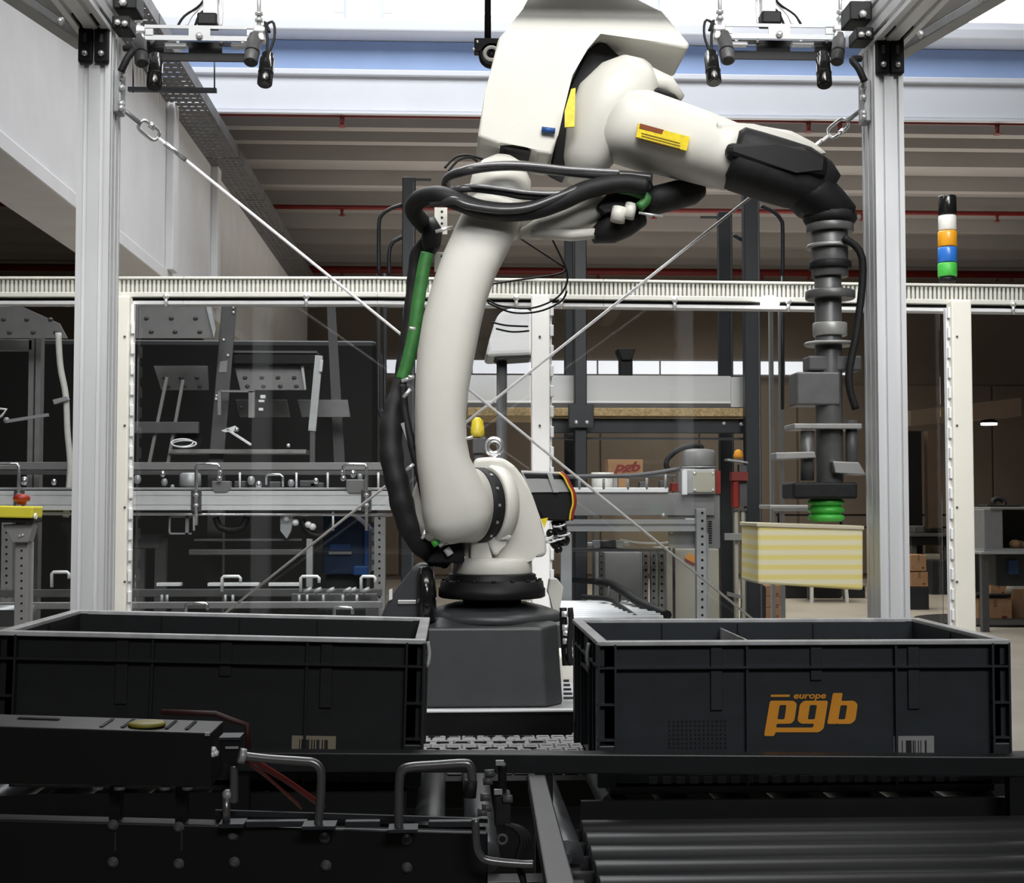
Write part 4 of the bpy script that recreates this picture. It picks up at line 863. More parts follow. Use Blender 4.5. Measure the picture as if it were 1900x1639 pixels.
t = T('clamp_block', 'black clamp block with screws at right end of the black housing', 'clamp', P(425, 1450, 1.6))
O('block', B().pb(407, 1372, 444, 1418, 1.6, .03, .002), BLK, t); O('top_plate', B().pb(406, 1369, 445, 1374, 1.598, .034), ANTH, t); O('hole_ring', B().pb(418, 1386, 442, 1390, 1.597, .003), ALUD, t)
for x, y in ((396, 1392), (400, 1398), (394, 1400)): O('screw', B().sph(P(x, y, 1.605), .004, 1, 10, 6), ALU, t)
O('red_strap', B().tube([P(x, y, Y) for x, y, Y in ((456, 1408, 1.62), (480, 1418, 1.66), (540, 1455, 1.72), (600, 1498, 1.78))], .0038, 8, 4).tube([P(x, y, Y) for x, y, Y in ((456, 1412, 1.62), (500, 1446, 1.68), (560, 1500, 1.76))], .0022, 8, 4), mat('dark_red_rubber', (.14, .012, .01), .4, 0, .1, 30), label='dark red cable pair slanting down from the chrome handle end', cat='cable')
t = T('red_bracket', 'faint dark red bracket frame in front of left tote', 'bracket', P(420, 1375, 1.75))
O('frame', B().tube([P(x, y, 1.9) for x, y in ((300, 1322), (400, 1325), (425, 1335), (458, 1345), (460, 1390))], .004, 6, 0), mat('faint_red', (.035, .006, .005), .6, 0, .1, 30), t)
# sensor block at centre front
t = T('sensor_block', 'black sensor block with small fittings at bottom centre', 'sensor', P(930, 1530, 1.62))
O('body', B().pb(918, 1475, 948, 1535, 1.6, .03, .002), BLKM, t); O('body', B().pb(925, 1420, 940, 1480, 1.61, .02, .002), BLK, t)
for x, y in ((908, 1436), (905, 1450), (900, 1480), (903, 1500), (895, 1508), (942, 1484)): O('fitting', B().cyl(P(x - 9, y, 1.6), P(x + 9, y - 1, 1.6), .0045, n=8), GREYD, t)
for x, y in ((925, 1412), (922, 1466)): O('tab', B().pb(x - 5, y, x + 10, y + 9, 1.596, .005), ALUD, t)
for k in range(4): O('cable', B().tube([P(x, y, 1.6 + .006 * k) for x, y in ((935, 1530), (955 + 4 * k, 1538), (968 + 5 * k, 1560), (960 + 3 * k, 1600), (975, 1650))], .003, 6, 4), BLKM, t)
O('clip', B().torus(P(932, 1558, 1.59), Vector((.005, 0, 0)), Vector((0, 0, .005)), .0018, 6, 16), GREYD, t)
# =================================================================== BEHIND THE FENCE, RIGHT
Y1 = 6.2
t = T('steel_rack', 'tall anthracite steel rack behind the fence with hooped tubes', 'rack', fz(1230, Y1))
for a, c, top, dY in ((745, 770, 328, 0), (1048, 1064, 420, .9), (1066, 1089, 400, -.12), (1336, 1361, 392, .55), (1383, 1412, 350, -.1)):
    xa, xc = P(a, 700, Y1 + dY).x, P(c, 700, Y1 + dY).x
    up = O('upright', B().box(xa, xc, Y1 + dY, Y1 + dY + .06, 0, P(a, top, Y1 + dY).z, .004), ANTH, t)
    if a in (1336, 1383, 745): O('upright_lip', B().box(xc - .012, xc - .004, Y1 + dY - .006, Y1 + dY, 0.1, P(a, top + 10, Y1 + dY).z), GREYD, up)
O('crossbeam', B().pb(1020, 777, 1384, 804, Y1 + .02, .05, .003), ANTH, t)
O('crossbeam', B().pb(1020, 812, 1384, 816, Y1 + .02, .05), ANTH, t)
O('beam_bracket', B().pb(1055, 750, 1102, 794, Y1 - .15, .03, .003), ANTH, t)
bolts(t, [(1069, 784), (1089, 784)], Y1 - .15, 1.6); bolts(t, [(1343, 786), (1375, 787)], Y1 + .02, 1.6)
O('shelf_board', B().pb(868, 757, 1385, 772, Y1 - .04, .5, .002), OSB, t)
O('shelf_lip', B().pb(868, 748, 1385, 757, Y1 + .06, .4), GREYD, t)
for pts in (((703, 512), (703, 420), (708, 400), (724, 388), (746, 380)), ((722, 512), (722, 470), (727, 452), (738, 444), (746, 440)), ((1412, 382), (1436, 394), (1449, 408), (1452, 425), (1452, 512)), ((1361, 436), (1384, 450))):
    O('hoop_tube', B().tube([P(x, y, Y1) for x, y in pts], .009, 8, 5), ANTH, t)
for x, y1 in ((702, 760), (714, 760), (1452, 760)): O('hoop_tube', B().tube([P(x, 508, Y1), P(x, y1, Y1), P(x + 6, y1 + 14, Y1), P(x + 30, y1 + 26, Y1)] if x < 1000 else [P(x, 508, Y1), P(x, y1, Y1)], .008, 8), ANTH, t)
for a, c, y in ((770, 800, 333), (1300, 1336, 403)): O('top_bar', B().pb(a, y - 2, c, y + 2, Y1, .01), ANTH, t)
O('cross_tie', B().pb(700, 758, 746, 764, Y1, .02), ANTH, t)
TRO = mat('trough_aluminium', (.62, .63, .64), .4, .2, .05, 12, stretch=(.1, 1, 1))
d = T('aluminium_trough', 'long dull aluminium trough lying on the chipboard shelf of the rack', 'trough', P(1130, 757, Y1 + .06))
O('side', B().pb(868, 697, 1356, 745, Y1 + .065, .004), TRO, d); O('back', B().pb(868, 697, 1356, 745, Y1 + .26, .004), ALUD, d); O('bottom_fold', B().pb(868, 744, 1356, 748, Y1 + .06, .2), ALU, d)
O('end_cap', B().pb(1356, 700, 1384, 756, Y1 + .055, .21, .002), TRO, d); b = B()
for y in (710, 722, 735, 748): b.pb(1379, y - 3, 1386, y + 2, Y1 + .05, .008)
O('end_tabs', b, ALU, d)
t = T('black_fan_post', 'black flared bracket standing on the aluminium trough', 'bracket', P(1162, 697, Y1 + .12))
O('post', B().pb(1150, 660, 1174, 697, Y1 + .1, .06, .003), BLK, t); O('flare', B().prism([(1146, 647), (1180, 647), (1172, 668), (1154, 668)], Y1 + .08, Y1 + .2, .003), BLK, t)
t = T('white_hood', 'white rounded hood behind the trailing cables, left of middle post', 'hood', P(945, 665, 5.2))
O('hood_shell', B().prism([(900, 662), (908, 630), (920, 590), (932, 575), (955, 570), (985, 573), (1000, 600), (1000, 658)], 5.2, 5.5, .03, 3), WHITE, t); O('hood_base', B().prism([(915, 660), (985, 655), (985, 664), (925, 668)], 5.22, 5.4), BLK, t); O('hood_stem', B().cyl(P(931, 666, 5.3), (P(931, 690, 5.3).x, 5.3, 0), .02), GREYD, t)
t = T('yellow_beacon', 'yellow beacon on a grey box just right of the robot lower arm', 'signal light', P(888, 835, 5.0))
O('lens', B().lathe(P(886, 812, 5.0), (0, 0, 1), [(.024, 0), (.026, .02), (.02, .06), (.008, .072)], 18), YEL, t); O('box', B().pb(876, 812, 902, 842, 4.98, .05, .004), GREYD, t); O('stand', B().box(P(888, 842, 5).x - .015, P(888, 842, 5).x + .015, 4.99, 5.02, 0, P(888, 842, 5).z), GREYD, t)
# right conveyor
Yc = 5.2
t = T('takeaway_conveyor', 'grey sided conveyor behind the fence at right, carrying the grey motor', 'conveyor', fz(1180, Yc))
O('side_plate', B().pb(1040, 915, 1326, 957, Yc, .01, .002), GREY, t); O('top_strip', B().pb(1040, 905, 1240, 914, Yc - .01, .05, .002), ALU, t); O('side_plate', B().pb(1240, 917, 1336, 1018, Yc + .015, .01, .002), GREY, t)
O('lower_profile', B().poly([(P(1040, 975, Yc).x, Yc - .01 + p.x, P(1160, 975, Yc).z + p.y) for p in slot_profile(.04, .044, 1, 1)], (P(1300, 975, Yc).x - P(1040, 975, Yc).x, 0, 0)), ALUD, t)
O('frame_bolt', B().sph(P(1231, 956, Yc - .004), .008), BOLT, t); O('frame_bolt', B().sph(P(1246, 987, Yc - .004), .008), ALUD, t)
lg = O('perforated_leg', B().pb(1293, 944, 1312, 1300, Yc - .05, .035, .002), ALUD, t)
b = B()
for k in range(15): p = P(1303, 952 + k * 14.6, Yc - .05); b.cyl(p, p - Vector((0, .0015, 0)), .005, n=8)
O('leg_hole', b, BLK, lg)
for x in (1050, 1303): O('leg', B().box(P(x, 1000, Yc).x - .02, P(x, 1000, Yc).x + .02, Yc - .02, Yc + .02, 0, P(x, 990, Yc).z), ALUD, t)
O('fold', B().pb(1272, 962, 1292, 968, Yc - .012, .01), ALU, t); b = B()
for k in range(10): b.pb(1314, 967 + k * 4.4, 1321, 969 + k * 4.4, Yc + .012, .004)
O('louvre', b, BLK, t)
for x in (1198, 1213, 1228): 
    l2 = O('perforated_leg', B().pb(x - 5, 1025, x + 5, 1250, Yc + .3, .03, .001), GREY, t); b = B()
    for k in range(9): p = P(x, 1032 + k * 13, Yc + .3); b.cyl(p, p - Vector((0, .0015, 0)), .005, n=8)
    O('leg_hole', b, BLK, l2)
ct2 = T('guide_strip', 'curved dark plastic guide strip above the grey conveyor', 'guide', P(1180, 885, Yc))
O('strip', B().tube([P(x, y, Yc - .03) for x, y in ((1052, 885), (1110, 884), (1170, 883), (1215, 878), (1262, 870))], .008, 6, 4), GREYD, ct2)
b = B()
for x, y in ((1075, 890), (1120, 890), (1165, 890), (1200, 888), (1235, 880)): b.cyl(P(x, y, Yc - .03), P(x, 912, Yc + .0), .005)
O('pins', b, ALUD, ct2)
for i, (x, y, w2, h2_, m_) in enumerate(((1118, 912, 12, 34, CLR), (1142, 912, 8, 26, PAPER), (1155, 912, 16, 24, CARD), (1195, 912, 16, 18, GREYD), (1232, 912, 14, 20, GREYD), (1252, 912, 12, 16, RED))):
    lab = ('white plastic jar on the grey conveyor left of carton', 'small white packet beside the white jar', 'small brown carton under the pgb carton', 'dark sensor block in middle of grey conveyor', 'dark sensor block left of grey motor', 'small red block at foot of grey motor')[i]
    if i == 0:
        q = T('jar', lab, 'jar', P(x, y, Yc + .1)); O('body', B().lathe(P(x, y, Yc + .1), (0, 0, 1), [(.04, 0), (.042, .004), (.042, .05), (.04, .055)], 20), CLR, q); O('lid', B().lathe(P(x, y, Yc + .1) + Vector((0, 0, .055)), (0, 0, 1), [(.044, 0), (.044, .014), (.042, .016)], 20), CREAM, q)
    else: O(('jar', 'packet', 'small_carton', 'sensor_block', 'sensor_block', 'red_block')[i], B().pb(x - w2 / 2, y - h2_, x + w2 / 2, y, Yc + .08, .05, .002), m_, label=lab, cat=('jar', 'packet', 'carton', 'sensor', 'sensor', 'block')[i])
t = T('printed_carton', 'small brown carton printed pgb on a shelf above the grey conveyor', 'carton', P(1160, 881, 5.6))
O('carton_body', B().pb(1128, 853, 1193, 881, 5.6, .12, .002), CARD, t); te2 = text_mesh('pgb', .07, .3, .0004, .003, 1.3); q = P(1163, 867, 5.599)
b = B(); b.add(te2, Matrix(((.75, 0, 0, q.x), (0, 0, -1, q.y), (0, .75, 0, q.z), (0, 0, 0, 1)))); O('print', b, PRED, t)
O('carton_shelf', B().pb(1100, 881, 1255, 886, 5.55, .25, .002).pb(1100, 886, 1104, 940 + ZC * F / 5.7, 5.7, .02).pb(1250, 886, 1254, 940 + ZC * F / 5.7, 5.7, .02), GREYD, label='thin dark shelf holding the small pgb carton', cat='shelf')
t = T('gear_motor', 'grey gear motor with ribbed round cap on conveyor end', 'motor', P(1298, 917, Yc - .02))
O('cap', B().lathe(P(1297, 866, Yc + .03), (0, 0, 1), [(.058, 0), (.062, .006), (.062, .05), (.055, .062), (.03, .066)], 28), GREY, t)
O('flange', B().lathe(P(1297, 869, Yc + .03), (0, 0, 1), [(.064, 0), (.064, .006)], 28), ALUD, t)
O('gear_box', B().pb(1267, 870, 1328, 917, Yc - .03, .11, .006), ALUD, t); O('face_plate', B().pb(1285, 875, 1327, 914, Yc - .036, .006, .004), BEIGE, t); O('front_fin', B().pb(1266, 873, 1275, 918, Yc - .05, .02), ALU, t)
for x, y in ((1289, 879), (1323, 879), (1289, 910), (1323, 910)): I('bolt', BOLTM, t, P(x, y, Yc - .036), scale=(.9,) * 3)
O('red_cover', B().pb(1328, 874, 1337, 916, Yc + .0, .06), RED, t)
O('motor_cable', B().tube([P(x, y, Yc + .03) for x, y in ((1303, 842), (1301, 830), (1290, 827), (1265, 832), (1242, 848), (1236, 862), (1240, 872))], .01, 8, 5), BLKM, t)
# cabinets behind
t = T('control_cabinet', 'beige control cabinet with orange sticker behind the perforated leg', 'cabinet', fz(1285, 6.0))
O('cabinet_body', B().box(P(1237, 1100, 6.0).x, P(1335, 1100, 6.0).x, 6.0, 6.4, .02, P(1285, 1019, 6.0).z, .005), BEIGE, t); O('sticker', B().prism([(1271, 1034), (1280, 1026), (1292, 1036), (1286, 1046), (1274, 1044)], 5.995, 5.999), ORG, t); O('sticker_band', B().prism([(1270, 1036), (1292, 1047), (1288, 1050), (1272, 1042)], 5.992, 5.995), RED, t)
t = T('grey_cabinet', 'light grey cabinet with slotted drawer plates left of the beige cabinet', 'cabinet', fz(1155, 5.9))
O('cabinet_body', B().box(P(1122, 1090, 5.9).x, P(1192, 1090, 5.9).x, 5.9, 6.2, .02, P(1155, 1025, 5.9).z, .004), GREY, t); O('side_post', B().pb(1106, 1025, 1111, 1300, 5.88, .03).pb(1190, 1025, 1195, 1300, 5.88, .03), ALUD, t)
lx = O('perforated_strip', B().pb(1112, 1025, 1120, 1300, 5.88, .01), GREYD, t); b = B()
for k in range(9): p = P(1116, 1032 + k * 12, 5.88); b.cyl(p, p - Vector((0, .0015, 0)), .004, n=8)
O('leg_hole', b, BLK, lx)
# curved roller conveyor centre right
t = T('curved_roller_conveyor', 'bright roller conveyor with curved dark side guard right of the robot base', 'conveyor', fz(1110, 4.7))
_b = B(); _b.cyl((0, 0, 0), (.42, 0, 0), .022, n=14); RM3 = mesh_of(_b, ALU, 'roller')
zr = P(1100, 1128, 4.7).z - .02
for k in range(9): I('roller', RM3, t, (P(1035, 1128, 4.7).x - .12 + k * .004, 4.35 + k * .085, zr))
O('side_guard', B().hexa([P(1000, 1076, 5.4), P(1120, 1086, 5.3), P(1120, 1075, 5.3), P(1000, 1068, 5.4), P(1000, 1076, 5.42), P(1120, 1086, 5.34), P(1120, 1075, 5.34), P(1000, 1068, 5.42)]).tube([P(x, y, Y) for x, y, Y in ((1110, 1080, 5.3), (1135, 1085, 5.1), (1160, 1100, 4.9), (1190, 1120, 4.7), (1238, 1142, 4.45))], .016, 8, 4), BLKM, t)
b = B()
for x, y in ((1130, 1088), (1150, 1098), (1165, 1108), (1185, 1122)): b.tube([P(x, y, 5.0), P(x, y + 18, 5.0), P(x - 12, y + 22, 5.0)], .004, 6)
O('guard_bracket', b, GREYD, t)
O('outer_guard', B().tube([P(x, y, Y) for x, y, Y in ((1080, 1108, 5.0), (1130, 1112, 4.9), (1150, 1125, 4.7), (1180, 1146, 4.4))], .009, 8, 4), BLKM, t)
O('side_frame', B().box(P(1035, 1128, 4.7).x - .15, P(1035, 1128, 4.7).x + .36, 4.3, 4.33, zr - .08, zr - .005).box(P(1035, 1128, 4.7).x - .15, P(1035, 1128, 4.7).x + .36, 5.12, 5.15, zr - .08, zr - .005), GREYD, t)
for dx in (-.13, .32):
    for y in (4.315, 5.135): O('leg', B().box(P(1035, 1128, 4.7).x + dx - .02, P(1035, 1128, 4.7).x + dx + .02, y - .015, y + .015, 0, zr - .08), GREYD, t)
t = T('air_cylinder', 'pneumatic cylinder lying under the grey conveyor', 'cylinder', P(1125, 1012, 5.25))
O('barrel', B().cyl(P(1112, 1010, 5.25), P(1145, 1010, 5.25), .016), GREYD, t); O('end_cap', B().pb(1100, 1003, 1114, 1017, 5.23, .03, .003).pb(1143, 1003, 1157, 1017, 5.23, .03, .003), ALUD, t)
O('rod', B().cyl(P(1090, 1010, 5.25), P(1102, 1010, 5.25), .007).cyl(P(1157, 1010, 5.25), P(1168, 1010, 5.25), .008), ALU, t)
O('air_line', B().tube([P(x, y, 5.22) for x, y in ((1150, 1002), (1190, 1008), (1230, 1008), (1290, 1003))], .004, 6, 4), CLR, t); O('mount_rail', B().pb(1060, 1018, 1245, 1024, 5.24, .04), GREYD, t)
# red / orange column items near right uprights
t = T('extinguisher_post', 'red item with orange cap in front of the dark upright at right of the rack', 'fire post', fz(1374, 5.9))
O('cap', B().lathe(P(1370, 850, 5.9), (0, 0, 1), [(.02, 0), (.022, .01), (.015, .03), (.005, .036)], 16), ORG, t); O('shelf', B().prism([(1350, 851), (1388, 857), (1388, 860), (1350, 854)], 5.88, 5.95), ALUD, t)
O('red_body', B().pb(1360, 878, 1372, 943, 5.88, .05, .006), RED, t); O('dark_panel', B().pb(1372, 862, 1386, 940, 5.9, .04), GREYD, t); O('red_band', B().pb(1358, 876, 1388, 892, 5.87, .05), PRED, t)
for x in (1366, 1378): O('cream_strip', B().box(P(x - 3, 1000, 5.9).x, P(x + 3, 1000, 5.9).x, 5.89, 5.92, 0, P(x, 946, 5.9).z), BEIGE, t)
O('frame_edge', B().pb(1362, 944, 1386, 948, 5.88, .05).pb(1383, 946, 1386, 1330, 5.9, .03), GREYD, t); O('tie_bar', B().pb(1345, 990, 1384, 1003, 5.86, .02, .002), GREY, t); O('tie_bar', B().prism([(1350, 1098), (1378, 1106), (1378, 1112), (1350, 1106)], 5.86, 5.88), GREY, t)
# =================================================================== FAR BAY, RIGHT
def carton(lab, a, y0, c, y1, Y, d, m=CARD, group=None, flaps=False):
    t = T('cardboard_box', lab, 'box', P((a + c) / 2, y1, Y), group)
    O('box_body', B().pb(a, y0, c, y1, Y, d, .006), m, t)
    O('tape', B().pb(a + (c - a) * .45, y0 + (y1 - y0) * .0, a + (c - a) * .55, y0 + (y1 - y0) * .35, Y - .004, .004), CARDD if m is CARD else CARD, t)
    O('print_mark', B().pb(a + (c - a) * .7, y0 + (y1 - y0) * .75, a + (c - a) * .85, y0 + (y1 - y0) * .83, Y - .004, .004), PRED, t)
    return t
fy = lambda Y: 940 + ZC * F / Y
Yb = 17.6; gb = fy(Yb)
carton('brown cardboard box on the floor at far right behind the last clear panel', 1815, 1110, 1878, gb, Yb, .5)
carton('dark red brown box right of the floor box at picture edge', 1879, 1093, 1925, gb, Yb + .1, .5, CARDD)
carton('small orange brown box lying on top of the far right floor boxes', 1838, 1085, 1868, 1103, Yb + .15, .3)
O('paper_sack', B().loft([(1862, 1100, 10, .1), (1872, 1090, 16, .15), (1892, 1092, 16, .15), (1905, 1100, 8, .1)], Yb + .25), BEIGE, label='crumpled pale sack on the far right boxes', cat='sack')
O('dark_tray', B().pb(1812, 1103, 1876, 1109, Yb - .02, .5, .01), BLK, label='black tray lying on the far right floor box', cat='tray')
O('floor_mat', B().cyl((P(1850, 1152, 17.2).x, 17.5, 0), (P(1850, 1152, 17.2).x, 17.5, .03), .9, n=40), BLKM, label='round black mat under the far right boxes', cat='mat')
Yb = 19.5; gb = fy(Yb)
for i, (y0, y1) in enumerate(((1062, 1089), (1030, 1060))): carton(('lower brown box on crate just right of the right aluminium post', 'upper brown box of the stack just right of the right aluminium post')[i], 1690, y0, 1722 + i * -3, y1, Yb, .4)
O('dark_crate', B().pb(1688, 1090, 1724, gb, Yb - .01, .45, .01), ANTH, label='low dark crate under the brown box stack', cat='crate')
Yb = 16.5; gb = fy(Yb)
for i in range(4):
    y1 = gb - i * (gb - 1086) / 4; y0 = y1 - (gb - 1086) / 4 + .7
    carton('brown box, %s in the stack directly left of the held carton' % ('bottom', 'second from bottom', 'third from bottom', 'top')[i], 1422, y0, 1448, y1, Yb, .4, group='stack of brown boxes')
O('dark_cover', B().prism([(1388, fy(15.5)), (1392, 1100), (1408, 1080), (1422, 1090), (1422, fy(15.5))], 15.5, 16, .02), ANTH, label='dark covered pallet left of the brown box stack', cat='pallet')
# tables and crates behind held carton
Yb = 21.0; gb = fy(Yb)
t = T('white_leg_table', 'far table with thin white legs behind the held carton', 'table', fz(1540, Yb))
O('tabletop', B().pb(1495, 1062, 1590, 1067, Yb, .8, .01), GREY, t)
for x0_, x1_ in ((1506, 1506), (1568, 1572)): O('leg', B().bar(P(x0_, 1067, Yb), P(x1_, gb, Yb), .045, .045), WHITE, t); O('leg', B().bar(P(x0_ - 6, 1067, Yb + .75), Vector((P(x1_ - 6, 1067, Yb + .75).x, Yb + .75, 0)), .04, .04), GREY, t)
for i, (a, c, y) in enumerate(((1452, 1502, 1086), (1512, 1562, 1084), (1576, 1606, 1090))):
    t = T('grey_crate', ('dark grey crate left of the white table legs', 'dark grey crate between the white table legs', 'dark crate right of white table legs')[i], 'crate', P((a + c) / 2, fy(22), 22), 'far dark crates'); O('crate_body', B().pb(a, y, c, fy(22) - 1, 22, .6, .02), ANTH, t); O('lid', B().pb(a - 1, y - 3, c + 1, y, 21.97, .66, .01), GREYD, t); O('skid', B().pb(a + 2, fy(22) - 1, c - 2, fy(22), 22, .5), BLK, t)
# workbench right of post
t = T('workbench', 'dark far workbench between right aluminium post and cream guard post', 'workbench', fz(1720, 23))
O('bench_top', B().pb(1690, 990, 1762, 996, 23, .9, .01), GREYD, t); O('bench_body', B().pb(1692, 996, 1760, 1012, 23.05, .8, .01), BLK, t)
for x in (1696, 1756): O('leg', B().box(P(x, 1000, 23.1).x - .04, P(x, 1000, 23.1).x + .04, 23.1, 23.2, 0, P(x, 1012, 23.1).z), GREYD, t)
for i, (x, y, w2, h2_, m_, n_, lab) in enumerate(((1706, 990, 20, 14, GREYD, 'tool_case', 'grey case on the left of the far workbench'), (1738, 990, 26, 10, BLK, 'tool_case', 'flat black case on the right of the far workbench'), (1730, 1040, 30, 12, BEIGE, 'parts_bag', 'pale bag on dark boxes below the far workbench'))):
    O(n_, B().pb(x - w2 / 2, y - h2_, x + w2 / 2, y, 23.1, .3, .02), m_, label=lab, cat='case' if i < 2 else 'bag')
O('dark_box', B().pb(1728, 1040, 1760, fy(22.8), 22.8, .5, .02), ANTH, label='dark box under the right side of far workbench', cat='box')
t = T('far_railing', 'dark horizontal pipe railing along the far wall', 'railing', fz(1650, 25.5))
for y in (956, 979): O('rail', B().bar(P(1440, y, 25.5), P(1900, y, 25.5), .035, .035), BLK, t)
for x in (1445, 1560, 1700, 1800, 1895): O('baluster', B().bar(P(x, 952, 25.5), (P(x, 952, 25.5).x, 25.5, 0), .04, .04), BLK, t)
t = T('open_cabinet', 'grey open fronted cabinet with black interior on far right bench', 'cabinet', P(1865, 1024, 16.0))
O('side_wall', B().pb(1826, 945, 1861, 1022, 16.0, .5, .01), GREY, t); O('top', B().pb(1838, 941, 1940, 946, 15.98, .55, .01), GREY, t); O('back', B().pb(1861, 946, 1940, 1022, 16.4, .03), BLK, t); O('bottom', B().pb(1826, 1019, 1940, 1024, 15.98, .5), ALUD, t)
O('item_heap', B().sph(P(1884, 1010, 16.2), .07, .8).sph(P(1893, 1012, 16.25), .06), CARD, label='pale brown heap inside the open grey cabinet', cat='heap')
O('cable_heap', B().torus(P(1853, 934, 16.2), Vector((.07, 0, 0)), Vector((0, .02, .05)), .03, 8, 18).pb(1832, 937, 1895, 941, 16.1, .3, .01), BLKM, label='black cable coil on top of the open grey cabinet', cat='cable')
t = T('far_bench', 'dark bench with blue lower parts carrying the open grey cabinet', 'bench', fz(1865, 16))
O('bench_top', B().pb(1820, 1024, 1945, 1029, 15.95, .7, .01), ALUD, t); O('panel', B().pb(1848, 1030, 1940, 1088, 16.1, .4, .01), ANTH, t); O('blue_panel', B().pb(1872, 1040, 1890, 1066, 16.05, .05), BLUED, t)
for x in (1828, 1936): O('leg', B().box(P(x, 1040, 16).x - .04, P(x, 1040, 16).x + .04, 16.0, 16.08, 0, P(x, 1029, 16).z), GREYD, t)
O('tall_machine', B().pb(1796, 980, 1824, fy(18.5), 18.5, .6, .02), ANTH, label='tall dark machine left of the open cabinet, behind cream guard post', cat='machine')
for i, x in enumerate((1698, 1735)): O('steel_column', B().box(P(x, 900, 24).x - .12, P(x, 900, 24).x + .12, 24, 24.2, 0, P(x, 800, 24).z), (BLK, DKBR)[i], label=('black far column right beside the right aluminium post', 'brown far column left of the far right cream post')[i], cat='column')
# framed glazed screen left of the held carton area
t = T('grey_door_frame', 'thin pale door frame behind the gripper column', 'frame', fz(1450, 9))
for x in (1434, 1452): O('jamb', B().box(P(x, 900, 9).x - .012, P(x, 900, 9).x + .012, 9, 9.04, 0, P(x, 566, 9).z), GREY, t)
for y in (840, 943): O('bar', B().pb(1436, y, 1505, y + 6, 8.98, .03), ALUD, t)
# =================================================================== BEHIND THE FENCE, LEFT
YL = 5.0
t = T('long_conveyor', 'long aluminium sided conveyor behind the fence on the left', 'conveyor', fz(400, YL))
O('side_rail', B().poly([(P(-70, 927, YL).x, YL + p.x, P(480, 929, YL).z + p.y) for p in slot_profile(.03, .068, 1, 2, g=.004, dep=.003)], (P(728, 927, YL).x - P(-70, 927, YL).x, 0, 0)), ALU, t)
O('top_lip', B().pb(-70, 905, 728, 909, YL, .05, .001), ALUD, t); O('under_rod', B().cyl(P(-70, 953, YL), P(728, 956, YL), .005), CHROME, t)
O('rear_rail', B().pb(-70, 858, 726, 872, YL + .45, .04, .002), GREY, t); O('rear_rail_lower', B().pb(-70, 873, 726, 881, YL + .45, .05), GREYD, t)
O('belt', B().box(P(-70, 900, YL).x, P(720, 900, YL).x, YL + .05, YL + .42, P(400, 912, YL).z, P(400, 906, YL).z), BLK, t)
for x0_ in (704, 12): 
    lg = O('perforated_leg', B().box(P(x0_ - 10, 1000, YL).x, P(x0_ + 11, 1000, YL).x, YL + .0, YL + .04, 0, P(x0_, 955, YL).z, .002), GREY, t)
    b = B()
    for k in range(12): p = P(x0_, 962 + k * 13.3, YL); b.cyl(p, p - Vector((0, .0015, 0)), .0042, n=8)
    O('leg_hole', b, BLK, lg)
for x in (260, 300): 
    lg = O('inner_leg', B().bar(P(x, 1000, YL + .2), (P(x - 6, 1000, YL + .2).x, YL + .2, 0), .04, .03), GREYD, t)
O('inner_head', B().pb(248, 993, 297, 1018, YL + .18, .04, .003), GREYD, t)
for (x, yb) in ((364, 975), (680, 985), (35, 958)):
    m = 1 if x == 364 else -1
    h = O('guide_handle', B().tube([P(a, c, YL - .03) for a, c in ((x, yb), (x, 866), (x + m * 3, 862), (x + m * 40, 862), (x + m * 43, 866), (x + m * 43, 884))], .006, 8), CHROME, t)
    O('guide_clamp', B().pb(x - 10, 908, x + 9, 950, YL - .025, .025, .004), GREYD, h)
    bolts(h, [(x, 919), (x, 938)], YL - .026, 1.5)
    O('rod_joint', B().sph(P(x + m * 43, 888, YL - .03), .010).sph(P(x + m * 45, 876, YL - .03), .007), CHROME, h)
for a, y0, y1 in ((393, 893, 914), (642, 890, 916)): O('switch_box', B().prism([(a, y0), (a + 34, y0), (a + 34, y1 - 6), (a + 28, y1), (a + 6, y1), (a, y1 - 6)], YL - .02, YL + .02, .003), GREY, t)
for a, c in ((445, 80), (524, 0)): pass
O('short_hook', B().tube([P(x, y, YL + .05) for x, y in ((494, 900), (494, 884), (498, 881), (520, 881), (525, 885), (525, 904))], .0045, 8), CHROME, t)
O('drum_motor', B().lathe(P(353, 906, YL + .2), (0, 0, 1), [(.034, 0), (.04, .01), (.038, .05), (.03, .056)], 24), ALUD, t)
for i, (x, y, r) in enumerate(((305, 895, 6), (302, 880, 5), (255, 890, 7), (45, 893, 7), (466, 892, 7), (480, 900, 6), (540, 897, 6), (655, 880, 6), (668, 885, 5), (100, 895, 5), (320, 904, 4), (586, 893, 5))): O('fitting', B().sph(P(x, y, YL + .04), r * YL / F, 1.3, 10, 6), CHROME if i % 2 else ALUD, t)
for x in (445, 550, 608, 702): O('pin', B().cyl(P(x, 877, YL + .05), P(x, 906, YL + .05), .004, n=8), ALU, t)
for a, c, y in ((435, 455, 897), (556, 585, 896), (575, 600, 900), (500, 520, 898)): O('carriage', B().pb(a, y - 4, c, y + 8, YL + .06, .04, .003), GREYD, t)
